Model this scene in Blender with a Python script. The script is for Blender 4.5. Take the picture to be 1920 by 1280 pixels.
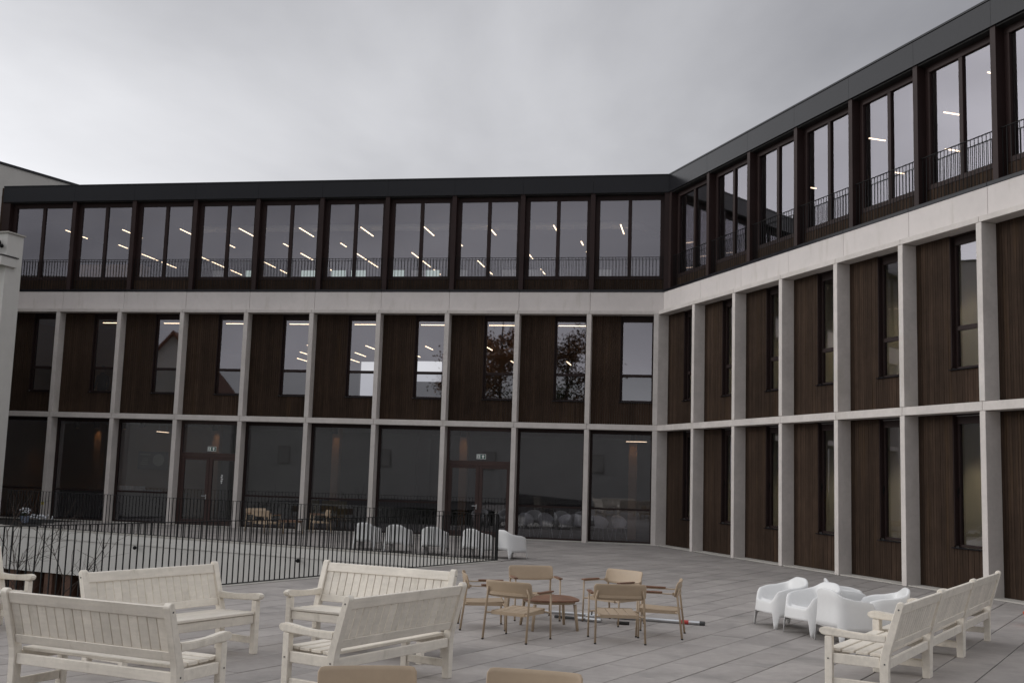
import bpy, bmesh, math, random
from mathutils import Vector, Matrix
R = math.radians
random.seed(7)
sc = bpy.context.scene
for o in list(bpy.data.objects): bpy.data.objects.remove(o)
COL = sc.collection

# ------------------------------------------------------------------ camera
PITCH, ROLL, CAMZ = 0.12192031, 0.03156057, 2.0805
Fv = Vector((0, math.cos(PITCH), math.sin(PITCH))); u0 = Vector((0, -math.sin(PITCH), math.cos(PITCH))); x0 = Vector((1, 0, 0))
Xv = x0 * math.cos(ROLL) + u0 * math.sin(ROLL); Uv = -x0 * math.sin(ROLL) + u0 * math.cos(ROLL)
cam = bpy.data.cameras.new('camera'); camo = bpy.data.objects.new('camera', cam); COL.objects.link(camo)
M = Matrix((Xv, Uv, -Fv)).transposed().to_4x4(); M.translation = (0, 0, CAMZ); camo.matrix_world = M
cam.sensor_width = 36; cam.lens = 2039.69 / 1920 * 36; cam.clip_start = 0.1; cam.clip_end = 3000
sc.camera = camo
sc.view_settings.view_transform = 'Standard'; sc.view_settings.look = 'None'; sc.view_settings.gamma = 1
sc.view_settings.use_curve_mapping = False; sc.view_settings.exposure = -0.14

# ------------------------------------------------------------------ sky and sun (overcast, sun veiled on the left)
SUN_EL = R(21); SUN_AZ = Vector((-0.985, 0.14)).normalized()
CLOUD_Z = 254.77
SUN_DIR = Vector((SUN_AZ.x * math.cos(SUN_EL), SUN_AZ.y * math.cos(SUN_EL), math.sin(SUN_EL)))
w = bpy.data.worlds.new('World'); sc.world = w; w.use_nodes = True
nt = w.node_tree; nt.nodes.clear(); N = nt.nodes.new; Lk = nt.links.new
out = N('ShaderNodeOutputWorld'); bg = N('ShaderNodeBackground'); Lk(bg.outputs[0], out.inputs[0])
sky = N('ShaderNodeTexSky'); sky.sky_type = 'NISHITA'; sky.sun_disc = False
sky.sun_elevation = SUN_EL; sky.sun_rotation = math.atan2(SUN_AZ.x, SUN_AZ.y) % (2 * math.pi)
skm = N('ShaderNodeVectorMath'); skm.operation = 'SCALE'; skm.inputs['Scale'].default_value = 0.05; Lk(sky.outputs[0], skm.inputs[0])
tc = N('ShaderNodeTexCoord'); sep = N('ShaderNodeSeparateXYZ'); Lk(tc.outputs['Generated'], sep.inputs[0])
def wm(op, a, b=None, clamp=False):
    n = N('ShaderNodeMath'); n.operation = op; n.use_clamp = clamp
    for i, v in enumerate((a, b)):
        if v is None: continue
        if isinstance(v, (int, float)): n.inputs[i].default_value = v
        else: Lk(v, n.inputs[i])
    return n.outputs[0]
zz = wm('ADD', wm('MAXIMUM', sep.outputs['Z'], 0.0), 0.32)
cmb = N('ShaderNodeCombineXYZ'); Lk(wm('DIVIDE', sep.outputs['X'], zz), cmb.inputs[0]); Lk(wm('DIVIDE', sep.outputs['Y'], zz), cmb.inputs[1]); cmb.inputs[2].default_value = CLOUD_Z
no = N('ShaderNodeTexNoise'); no.inputs['Scale'].default_value = 1.0; no.inputs['Detail'].default_value = 9; no.inputs['Roughness'].default_value = 0.5
no.inputs['Distortion'].default_value = 0.35; Lk(cmb.outputs[0], no.inputs['Vector'])
dot = N('ShaderNodeVectorMath'); dot.operation = 'DOT_PRODUCT'; Lk(tc.outputs['Generated'], dot.inputs[0]); dot.inputs[1].default_value = SUN_DIR
zp = wm('MAXIMUM', sep.outputs['Z'], 0.0)
glow = wm('POWER', wm('MAXIMUM', dot.outputs['Value'], 0.0), 5.0)
low = wm('POWER', wm('SUBTRACT', 1.0, zp, True), 4.0)                                         # thinner veil towards the horizon
br = wm('ADD', wm('ADD', 0.285, wm('MULTIPLY', wm('MULTIPLY', zp, zp), 0.62)), wm('MULTIPLY', glow, 1.35))          # overcast, brighter round the veiled sun
br = wm('ADD', br, wm('MULTIPLY', low, 0.50))
br = wm('MULTIPLY', br, wm('ADD', -0.36, wm('MULTIPLY', no.outputs['Fac'], 3.05)))
br = wm('MAXIMUM', br, 0.2)
cr = N('ShaderNodeCombineColor'); Lk(wm('MULTIPLY', br, 0.985), cr.inputs[0]); Lk(wm('MULTIPLY', br, 0.99), cr.inputs[1]); Lk(wm('ADD', wm('MULTIPLY', br, 1.005), 0.022), cr.inputs[2])
mx = N('ShaderNodeMix'); mx.data_type = 'RGBA'; mx.inputs['Factor'].default_value = 0.93
Lk(skm.outputs[0], mx.inputs['A']); Lk(cr.outputs[0], mx.inputs['B']); Lk(mx.outputs['Result'], bg.inputs['Color']); bg.inputs['Strength'].default_value = 1.0
sl = bpy.data.lights.new('sun', 'SUN'); sl.energy = 0.85; sl.angle = R(20); sl.color = (1.0, 0.965, 0.92)
so = bpy.data.objects.new('sun', sl); COL.objects.link(so); so.rotation_euler = (-SUN_DIR).to_track_quat('-Z', 'Y').to_euler()

# ------------------------------------------------------------------ materials
def mat(name, col, rough=0.6, var=0.0, vscale=4.0, bump=0.0, bscale=60.0, metal=0.0, spec=0.5, island=0.0, streak=None, stain=None, coord='Object'):
    m = bpy.data.materials.new(name); m.use_nodes = True; t = m.node_tree; b = t.nodes['Principled BSDF']
    b.inputs['Roughness'].default_value = rough; b.inputs['Metallic'].default_value = metal; b.inputs['Specular IOR Level'].default_value = spec
    b.inputs['Base Color'].default_value = (*col, 1)
    n = t.nodes.new; l = t.links.new
    tcn = n('ShaderNodeTexCoord'); vec = tcn.outputs[coord]
    oi = n('ShaderNodeObjectInfo')
    add = n('ShaderNodeVectorMath'); add.operation = 'ADD'; l(vec, add.inputs[0])
    sc_ = n('ShaderNodeMath'); sc_.operation = 'MULTIPLY'; sc_.inputs[1].default_value = 37.0; l(oi.outputs['Random'], sc_.inputs[0]); l(sc_.outputs[0], add.inputs[1])
    vec = add.outputs[0]
    val = None
    def chain(sock, amt):
        nonlocal val
        mr = n('ShaderNodeMapRange'); mr.inputs['To Min'].default_value = 1 - amt; mr.inputs['To Max'].default_value = 1 + amt; l(sock, mr.inputs['Value'])
        if val is None: val = mr.outputs[0]
        else:
            mm = n('ShaderNodeMath'); mm.operation = 'MULTIPLY'; l(val, mm.inputs[0]); l(mr.outputs[0], mm.inputs[1]); val = mm.outputs[0]
    def noise(scale, detail=5, rgh=0.55, sv=None):
        nn = n('ShaderNodeTexNoise'); nn.inputs['Scale'].default_value = scale; nn.inputs['Detail'].default_value = detail; nn.inputs['Roughness'].default_value = rgh
        if sv:
            mp = n('ShaderNodeMapping'); mp.inputs['Scale'].default_value = sv; l(vec, mp.inputs[0]); l(mp.outputs[0], nn.inputs['Vector'])
        else: l(vec, nn.inputs['Vector'])
        return nn.outputs['Fac']
    def contrast(s, a=0.3, c=0.7):
        mr = n('ShaderNodeMapRange'); mr.inputs['From Min'].default_value = a; mr.inputs['From Max'].default_value = c; l(s, mr.inputs['Value']); return mr.outputs[0]
    if var: chain(contrast(noise(vscale)), var)
    if var: chain(contrast(noise(vscale * 7)), var * 0.5)
    if island:
        g = n('ShaderNodeNewGeometry'); chain(g.outputs['Random Per Island'], island); chain(oi.outputs['Random'], island)
    if streak: chain(contrast(noise(streak[0], 6, 0.6, streak[1])), streak[2])
    base = None
    if val is not None:
        mixc = n('ShaderNodeVectorMath'); mixc.operation = 'SCALE'; mixc.inputs[0].default_value = col; l(val, mixc.inputs['Scale']); base = mixc.outputs[0]
    if stain:                                    # (colour, scale, threshold, amount, stretch)
        c2, s2, th, am, st = stain
        f = noise(s2, 6, 0.62, st); mr = n('ShaderNodeMapRange'); mr.inputs['From Min'].default_value = th; mr.inputs['From Max'].default_value = th + 0.16; mr.inputs['To Max'].default_value = am; l(f, mr.inputs['Value'])
        mi = n('ShaderNodeMix'); mi.data_type = 'RGBA'; l(mr.outputs[0], mi.inputs['Factor'])
        if base is not None: l(base, mi.inputs['A'])
        else: mi.inputs['A'].default_value = (*col, 1)
        mi.inputs['B'].default_value = (*c2, 1); base = mi.outputs['Result']
    if base is not None: l(base, b.inputs['Base Color'])
    if bump:
        bn = n('ShaderNodeBump'); bn.inputs['Strength'].default_value = bump; bn.inputs['Distance'].default_value = 0.01
        l(noise(bscale, 4, 0.6, streak[1] if streak else None), bn.inputs['Height']); l(bn.outputs[0], b.inputs['Normal'])
    return m

def glass_mat(name, ior, tint=(0.86, 0.86, 0.86), refl=(0.93, 0.90, 0.97), wob=0.0):
    m = bpy.data.materials.new(name); m.use_nodes = True; t = m.node_tree; t.nodes.clear(); n = t.nodes.new; l = t.links.new
    o = n('ShaderNodeOutputMaterial'); mixs = n('ShaderNodeMixShader'); tr = n('ShaderNodeBsdfTransparent'); gl = n('ShaderNodeBsdfGlossy'); fr = n('ShaderNodeFresnel')
    tr.inputs[0].default_value = (*tint, 1); gl.inputs['Color'].default_value = (*refl, 1); gl.inputs['Roughness'].default_value = 0.015; fr.inputs['IOR'].default_value = ior
    if wob:
        tcn = n('ShaderNodeTexCoord'); oi = n('ShaderNodeObjectInfo'); ad = n('ShaderNodeVectorMath'); ad.operation = 'ADD'; l(tcn.outputs['Object'], ad.inputs[0])
        sm = n('ShaderNodeMath'); sm.operation = 'MULTIPLY'; sm.inputs[1].default_value = 50; l(oi.outputs['Random'], sm.inputs[0]); l(sm.outputs[0], ad.inputs[1])
        nn = n('ShaderNodeTexNoise'); nn.inputs['Scale'].default_value = 1.1; nn.inputs['Detail'].default_value = 2; l(ad.outputs[0], nn.inputs['Vector'])
        bn = n('ShaderNodeBump'); bn.inputs['Strength'].default_value = wob; bn.inputs['Distance'].default_value = 0.02; l(nn.outputs['Fac'], bn.inputs['Height'])
        l(bn.outputs[0], gl.inputs['Normal']); l(bn.outputs[0], fr.inputs['Normal'])
    ge = n('ShaderNodeNewGeometry'); iv = n('ShaderNodeMath'); iv.operation = 'SUBTRACT'; iv.inputs[0].default_value = 1.0; l(ge.outputs['Backfacing'], iv.inputs[1])
    fm = n('ShaderNodeMath'); fm.operation = 'MULTIPLY'; l(fr.outputs[0], fm.inputs[0]); l(iv.outputs[0], fm.inputs[1])          # only the face met first reflects
    l(fm.outputs[0], mixs.inputs[0]); l(tr.outputs[0], mixs.inputs[1]); l(gl.outputs[0], mixs.inputs[2]); l(mixs.outputs[0], o.inputs[0])
    return m
def emit_mat(name, col, s):
    m = bpy.data.materials.new(name); m.use_nodes = True; t = m.node_tree; b = t.nodes['Principled BSDF']
    b.inputs['Base Color'].default_value = (*col, 1); b.inputs['Emission Color'].default_value = (*col, 1); b.inputs['Emission Strength'].default_value = s
    return m
m_conc = mat('precast_concrete', (0.575, 0.535, 0.505), 0.8, 0.09, 1.6, 0.25, 90, stain=((0.46, 0.43, 0.37), 1.3, 0.56, 0.45, (1, 1, 0.35)))
m_panel = mat('precast_panel', (0.60, 0.56, 0.54), 0.8, 0.05, 0.9, 0.15, 90, stain=((0.45, 0.415, 0.37), 1.4, 0.57, 0.55, (2.5, 2.5, 0.45)))
m_clad = mat('stained_cladding', (0.0405, 0.0262, 0.0185), 0.75, 0.2, 0.7, 0.35, 8, island=0.17, streak=(5, (9, 9, 0.35), 0.3), stain=((0.062, 0.037, 0.017), 1.6, 0.56, 0.42, (3, 3, 0.22)), spec=0.08)
m_post = mat('brown_painted_timber', (0.026, 0.0145, 0.0135), 0.55, 0.12, 2, 0.1, 20, island=0.06, spec=0.2)
m_frame = mat('dark_window_frame', (0.022, 0.0125, 0.0115), 0.55, 0.1, 2, spec=0.2)
m_doorf = mat('red_brown_door_frame', (0.040, 0.019, 0.0155), 0.45, 0.12, 2, 0.08, 25)
m_metal = mat('anthracite_sheet', (0.010, 0.010, 0.0125), 0.2, 0.08, 0.8, 0.05, 4, spec=0.28, island=0.02)
m_black = mat('black_steel', (0.005, 0.005, 0.0055), 0.6, 0.1, 3, spec=0.2)
m_soff = mat('dark_soffit', (0.012, 0.011, 0.011), 0.8)
m_glass = glass_mat('clear_glazing', 3.0, wob=0.012)
m_glass2 = glass_mat('lower_glazing', 2.35, tint=(0.66, 0.66, 0.68), refl=(0.90, 0.90, 0.95), wob=0.02)
m_inw = mat('interior_plaster', (0.30, 0.28, 0.27), 0.9, 0.05, 0.5)
m_inpale = mat('pale_green_plaster', (0.62, 0.63, 0.55), 0.9, 0.04, 0.6)
m_inwarm = mat('interior_timber_wall', (0.34, 0.20, 0.11), 0.8, 0.1, 1.0)
m_ind = mat('interior_dark_wall', (0.09, 0.08, 0.08), 0.9)
m_infl = mat('interior_carpet', (0.10, 0.095, 0.09), 0.95)
m_ceil = mat('interior_ceiling', (0.32, 0.31, 0.31), 0.9)
m_lamp = emit_mat('lamp_diffuser', (1.0, 0.76, 0.52), 5.0)
m_warm = emit_mat('downlight_lens', (1.0, 0.66, 0.36), 90.0)
m_warmr = emit_mat('room_fill_lens', (1.0, 0.78, 0.50), 480.0)  # for the fill lights added inside the right wing rooms
m_scr = emit_mat('screen_glow', (0.75, 0.9, 0.86), 0.55)
m_pic = emit_mat('screen_picture', (0.3, 0.33, 0.3), 0.05)
m_tile = mat('paving_concrete', (0.305, 0.281, 0.265), 0.78, 0.13, 1.4, 0.35, 120, island=0.095, stain=((0.18, 0.172, 0.163), 0.9, 0.54, 0.6, None))
m_joint = mat('paving_joint', (0.035, 0.032, 0.03), 0.95)
m_kerb = mat('kerb_concrete', (0.42, 0.40, 0.365), 0.85, 0.1, 2, 0.2, 80)
m_render = mat('white_render', (0.60, 0.585, 0.555), 0.9, 0.05, 0.6, 0.3, 140, stain=((0.47, 0.45, 0.41), 0.7, 0.6, 0.4, (1.5, 1.5, 0.3)))
m_grey = mat('grey_render', (0.50, 0.48, 0.45), 0.9, 0.06, 0.4, 0.2, 100)
m_paint = mat('cream_painted_timber', (0.70, 0.65, 0.57), 0.5, 0.07, 3, 0.22, 30, island=0.07, streak=(4, (0.8, 6, 6), 0.07), stain=((0.46, 0.42, 0.34), 6, 0.58, 0.6, (1, 1, 0.4)))
m_plast = mat('white_plastic', (0.72, 0.72, 0.715), 0.42, 0.02, 3, stain=((0.70, 0.69, 0.66), 3, 0.6, 0.3, None))
m_beige = mat('beige_powder_coat', (0.40, 0.305, 0.21), 0.5, 0.05, 3, 0.05, 150)
m_teak = mat('oiled_hardwood', (0.155, 0.075, 0.042), 0.45, 0.18, 5, 0.1, 20, island=0.12, streak=(6, (0.6, 12, 12), 0.3))
m_alu = mat('brushed_aluminium', (0.55, 0.56, 0.57), 0.32, 0.05, 3, metal=0.9)
m_red = mat('red_band', (0.42, 0.045, 0.035), 0.5)
m_dgrey = mat('dark_grey_plastic', (0.05, 0.05, 0.05), 0.5)
m_rubber = mat('rubber_foot', (0.02, 0.018, 0.016), 0.7)
m_bark = mat('shrub_bark', (0.045, 0.031, 0.024), 0.85, 0.2, 8, 0.3, 40)
m_white = mat('sign_white', (0.78, 0.78, 0.76), 0.5)
m_green = mat('sign_green', (0.006, 0.075, 0.055), 0.5)
m_orange = mat('orange_plastic', (0.62, 0.10, 0.03), 0.45)
m_brick = mat('rust_brown_pier', (0.11, 0.055, 0.035), 0.8, 0.15, 2, 0.2, 40)
m_olive = mat('olive_upholstery', (0.16, 0.125, 0.045), 0.9, 0.1, 4)
m_soil = mat('courtyard_ground', (0.075, 0.065, 0.05), 0.95, 0.2, 1.5, 0.5, 20)
m_grass = mat('ground_sheet_green', (0.05, 0.065, 0.03), 0.95, 0.2, 0.5)
m_leaf = mat('autumn_leaf', (0.20, 0.085, 0.022), 0.7, 0.2, 3, island=0.4)
m_leafg = mat('green_leaf', (0.06, 0.085, 0.025), 0.7, 0.2, 3, island=0.4)
m_rooft = mat('red_roof_tile', (0.17, 0.07, 0.045), 0.8, 0.15, 1)
m_yel = mat('yellow_sticker', (0.55, 0.45, 0.03), 0.6)
m_petal = mat('white_petal', (0.72, 0.74, 0.78), 0.7)
m_blue = mat('blue_glaze', (0.22, 0.27, 0.36), 0.4)
m_skin = mat('skin', (0.40, 0.25, 0.18), 0.6)
m_cloth = mat('dark_clothing', (0.03, 0.03, 0.035), 0.85)
m_hair = mat('dark_hair', (0.02, 0.015, 0.012), 0.7)

# ------------------------------------------------------------------ mesh helpers
class MB:
    def __init__(s): s.v = []; s.f = []
    def hexa(s, p):
        b = len(s.v); s.v += [tuple(q) for q in p]
        for q in ((0, 3, 2, 1), (4, 5, 6, 7), (0, 1, 5, 4), (1, 2, 6, 5), (2, 3, 7, 6), (3, 0, 4, 7)): s.f.append(tuple(b + i for i in q))
        return s
    def box(s, x0, x1, y0, y1, z0, z1):
        x0, x1 = sorted((x0, x1)); y0, y1 = sorted((y0, y1)); z0, z1 = sorted((z0, z1))
        return s.hexa(((x0, y0, z0), (x1, y0, z0), (x1, y1, z0), (x0, y1, z0), (x0, y0, z1), (x1, y0, z1), (x1, y1, z1), (x0, y1, z1)))
    def prism(s, poly, z0, z1):                         # poly: ccw xy
        b = len(s.v); n = len(poly)
        s.v += [(p[0], p[1], z0) for p in poly] + [(p[0], p[1], z1) for p in poly]
        s.f.append(tuple(b + i for i in reversed(range(n)))); s.f.append(tuple(b + n + i for i in range(n)))
        for i in range(n): s.f.append((b + i, b + (i + 1) % n, b + n + (i + 1) % n, b + n + i))
        return s
    def xprism(s, poly, xa, xb):                        # poly in (y,z), extruded along x
        b = len(s.v); n = len(poly)
        s.v += [(xa, p[0], p[1]) for p in poly] + [(xb, p[0], p[1]) for p in poly]
        s.f.append(tuple(b + i for i in reversed(range(n)))); s.f.append(tuple(b + n + i for i in range(n)))
        for i in range(n): s.f.append((b + i, b + (i + 1) % n, b + n + (i + 1) % n, b + n + i))
        return s
    def tube(s, pts, r, n=8, cap=True):
        pts = [Vector(p) for p in pts]; rs = r if isinstance(r, (list, tuple)) else [r] * len(pts)
        b = len(s.v); ref = None
        for i, p in enumerate(pts):
            d = (pts[min(i + 1, len(pts) - 1)] - pts[max(i - 1, 0)]).normalized()
            if ref is None: ref = d.orthogonal().normalized()
            a = (ref - d * ref.dot(d)); a = a.normalized() if a.length > 1e-6 else d.orthogonal().normalized(); ref = a; c = d.cross(a)
            for k in range(n):
                t = 2 * math.pi * k / n; s.v.append(tuple(p + (a * math.cos(t) + c * math.sin(t)) * rs[i]))
        for i in range(len(pts) - 1):
            for k in range(n): s.f.append((b + i * n + k, b + i * n + (k + 1) % n, b + (i + 1) * n + (k + 1) % n, b + (i + 1) * n + k))
        if cap:
            s.f.append(tuple(b + k for k in reversed(range(n)))); s.f.append(tuple(b + (len(pts) - 1) * n + k for k in range(n)))
        return s
    def ball(s, c, r, n=10, m=6, sq=(1, 1, 1)):
        b = len(s.v); c = Vector(c)
        for j in range(m + 1):
            ph = math.pi * j / m
            for k in range(n):
                t = 2 * math.pi * k / n; s.v.append((c.x + r * sq[0] * math.sin(ph) * math.cos(t), c.y + r * sq[1] * math.sin(ph) * math.sin(t), c.z + r * sq[2] * math.cos(ph)))
        for j in range(m):
            for k in range(n): s.f.append((b + j * n + k, b + (j + 1) * n + k, b + (j + 1) * n + (k + 1) % n, b + j * n + (k + 1) % n))
        return s
    def mesh(s, name, m=None, bevel=0.0, seg=1, smooth=False):
        me = bpy.data.meshes.new(name); me.from_pydata(s.v, [], s.f)
        bm = bmesh.new(); bm.from_mesh(me)
        bmesh.ops.recalc_face_normals(bm, faces=bm.faces)
        if bevel: bmesh.ops.bevel(bm, geom=list(bm.edges), offset=bevel, segments=seg, affect='EDGES', clamp_overlap=True)
        bm.to_mesh(me); bm.free()
        if smooth:
            for p in me.polygons: p.use_smooth = True
        if m: me.materials.append(m)
        return me
    def obj(s, name, m, parent=None, loc=(0, 0, 0), **k): return link(name, s.mesh(name, m, **k), parent, loc)
def link(name, me, parent=None, loc=(0, 0, 0), rot=None):
    o = bpy.data.objects.new(name, me); COL.objects.link(o); o.location = loc
    if rot: o.rotation_euler = rot
    if parent: o.parent = parent
    return o
def tag(o, label=None, cat=None, group=None, kind=None):
    if label: o['label'] = label
    if cat: o['category'] = cat
    if group: o['group'] = group
    if kind: o['kind'] = kind
    return o
def empty(name, loc=(0, 0, 0), rz=0, **k):
    o = bpy.data.objects.new(name, None); COL.objects.link(o); o.location = loc; o.rotation_euler = (0, 0, rz); o.empty_display_size = 0.2
    return tag(o, **k)
def copy_tree(o, parent=None):
    c = o.copy(); COL.objects.link(c); c.parent = parent
    for ch in o.children: copy_tree(ch, c)
    return c
def B(x0, x1, y0, y1, z0, z1): return MB().box(x0, x1, y0, y1, z0, z1)

# ------------------------------------------------------------------ plan of the place (metres, z = 0 on the terrace)
C = Vector((4.74162, 34.96821)); AL = R(169.58205); AR = R(-71.54305)
dL = Vector((math.cos(AL), math.sin(AL))); dR = Vector((math.cos(AR), math.sin(AR)))
nL = Vector((-dL.y, dL.x)); nR = Vector((dR.y, -dR.x))
TANM = math.tan(0.5 * math.acos(nL.dot(nR)))            # mitre of the inner corner
APEX = Vector((-0.28, 26.9)); NEARD = Vector((-0.5365, -0.8438)).normalized(); FARD = Vector((-15.1, 7.7)).normalized()
NEAREND = APEX + NEARD * 18.8; FAREND = APEX + FARD * 18.2
HOLE = [APEX, FAREND, Vector((-26, 35.0)), Vector((-26, NEAREND.y)), NEAREND]

# ground, courtyard floor
g = MB(); g.v += [(-900, -900, -4.2), (900, -900, -4.2), (900, 900, -4.2), (-900, 900, -4.2)]; g.f.append((0, 1, 2, 3))
tag(g.obj('ground', m_grass), kind='structure')
cf = MB(); cf.v += [(p.x, p.y, -4.0) for p in HOLE]; cf.f.append(tuple(range(len(HOLE))))
tag(cf.obj('courtyard_floor', m_soil), kind='structure')

# terrace slab (dark bed) with the courtyard opening, as flat pieces round the hole
ter = empty('terrace', kind='structure')
bed = MB()
def flat(pts, z): b = len(bed.v); bed.v.extend((p[0], p[1], z) for p in pts); bed.f.append(tuple(range(b, b + len(pts))))
ZB = -0.035
flat([APEX, NEAREND, (NEAREND.x, -14), (30, -14), (30, 26.9)], ZB)
flat([APEX, (30, 26.9), (30, 60), (-16.5, 60), FAREND], ZB)
flat([NEAREND, (-26, NEAREND.y), (-26, -14), (NEAREND.x, -14)], ZB)
flat([FAREND, (-16.5, 60), (-40, 60), (-40, 35), (-26, 35)], ZB)
bed.obj('bedding', m_joint, ter)

# paving tiles
TD = Vector((0.5365, 0.8438)).normalized(); TN = Vector((-TD.y, TD.x)); PITCHW, TLEN = 0.5155, 1.031
def clip(poly, q, n):                                   # keep side n.(p-q) >= 0
    res = []
    for i in range(len(poly)):
        a, b = poly[i], poly[(i + 1) % len(poly)]; da, db = (a - q).dot(n), (b - q).dot(n)
        if da >= 0: res.append(a)
        if (da >= 0) != (db >= 0): res.append(a + (b - a) * (da / (da - db)))
    return res
nearN = Vector((NEARD.y, -NEARD.x)); nearN = nearN if nearN.dot(Vector((5, 12)) - APEX) > 0 else -nearN      # points out of the hole
farN = Vector((FARD.y, -FARD.x)); farN = farN if farN.dot(Vector((0, 34)) - APEX) > 0 else -farN
KERB = 0.22
def px(p, z=0.0):
    d = Vector((p.x, p.y, z - CAMZ)); k = d.dot(Fv)
    if k < 0.5: return None
    return (960 + 2039.69 * d.dot(Xv) / k, 640 - 2039.69 * d.dot(Uv) / k)
tiles = []
for r_ in range(-36, 82):
    off = 2.19 + PITCHW * r_
    for c_ in range(-26, 52):
        al = (c_ + (0.5 if r_ % 2 else 0.0) + 0.13 * math.sin(r_ * 3.1)) * TLEN
        o_ = TN * (off + 0.008) + TD * (al + 0.0025)
        poly = [o_, o_ + TD * (TLEN - 0.005), o_ + TD * (TLEN - 0.005) + TN * (PITCHW - 0.015), o_ + TN * (PITCHW - 0.015)]
        cen = (poly[0] + poly[2]) / 2
        if not (-15 < cen.x < 16 and -2 < cen.y < 40): continue
        poly = clip(poly, C, nL); poly = clip(poly, C, nR) if len(poly) > 2 else poly
        if len(poly) < 3: continue
        nd, fd = (cen - APEX).dot(nearN), (cen - APEX).dot(farN)
        if nd < 1.6 and fd < 1.6:
            poly = clip(poly, APEX + (nearN if nd > fd else farN) * KERB, nearN if nd > fd else farN)
            if len(poly) < 3: continue
        pp = [px(p) for p in poly]
        vis = 0.0
        if all(pp):
            a2 = abs(sum(pp[i][0] * pp[(i + 1) % len(pp)][1] - pp[(i + 1) % len(pp)][0] * pp[i][1] for i in range(len(pp)))) / 2
            cx = sum(q[0] for q in pp) / len(pp); cy = sum(q[1] for q in pp) / len(pp)
            if -30 < cx < 1950 and cy < 1300: vis = a2
        tiles.append((vis, poly))
tiles.sort(key=lambda t: -t[0])
rest = MB()
for i, (vis, poly) in enumerate(tiles):
    dz = random.uniform(-0.0015, 0.0015)
    if i < 300 and vis > 0:
        c0 = sum(poly, Vector((0, 0))) / len(poly)
        MB().prism([p - c0 for p in poly], -0.03, 0.0).obj('paving_tile', m_tile, ter, (c0.x, c0.y, dz), bevel=0.002)
    else: rest.prism(poly, -0.03 + dz, dz)
tag(rest.obj('paving', m_tile, ter), kind='stuff')
# kerbs along the courtyard edges
for q0, dd, nn, ln in ((APEX, NEARD, nearN, 18.8), (APEX, FARD, farN, 18.2)):
    L_ = 0.0; kp = []
    while L_ < ln - 0.01:
        e = min(L_ + 1.2, ln); a = q0 + dd * (L_ + 0.004); b = q0 + dd * (e - 0.004)
        if dd is FARD: a, b = b, a
        poly = [a, b, b + nn * KERB, a + nn * KERB]
        MB().prism(poly, -0.033, 0.012).obj('kerb_stone', m_kerb, ter); L_ = e
# courtyard walls
def courtwall(q0, dd, nn, ln, z0, z1, name, label):
    rt = empty(name, (q0.x, q0.y, 0), label=label, cat='wall')
    a = Vector((0, 0)); b = dd * ln
    t = MB().prism([a + nn * 0.02, b + nn * 0.02, b + nn * 0.35, a + nn * 0.35] if name else [], z0, z1 - 0.26); t.obj('wall_face', m_render, rt)
    n_ = int(ln / 3.0)
    for i in range(n_):
        p0 = dd * (ln * i / n_ + 0.004); p1 = dd * (ln * (i + 1) / n_ - 0.004)
        MB().prism([p0, p1, p1 + nn * 0.36, p0 + nn * 0.36], z1 - 0.252, z1).obj('coping_block', m_render, rt)
    return rt
fw = courtwall(APEX, FARD, farN, 18.0, -1.32, -0.04, 'retaining_wall', 'long white rendered retaining wall seen through the black railing')
courtwall(APEX, NEARD, nearN, 18.6, -1.32, -0.04, 'retaining_wall', 'courtyard wall below the near railing edge')
# lower storey under the far wall: recessed dark glazing with rust-brown piers
low_ = MB().prism([farN * 0.9 + FARD * 0.5, farN * 0.9 + FARD * 18, farN * 1.2 + FARD * 18, farN * 1.2 + FARD * 0.5], -4.0, -1.33); low_.obj('basement_glazing', m_ind, fw)
k_ = 1.2
while k_ < 18:
    a = FARD * k_ + farN * 0.10; b = FARD * (k_ + 0.34) + farN * 0.10
    MB().prism([a, b, b + farN * 0.5, a + farN * 0.5], -4.0, -1.325).obj('pier', m_brick, fw); k_ += 0.78
lowb = MB().prism([nearN * 0.9 + NEARD * 0.5, nearN * 0.9 + NEARD * 18, nearN * 1.2 + NEARD * 18, nearN * 1.2 + NEARD * 0.5], -4.0, -1.33)

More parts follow.
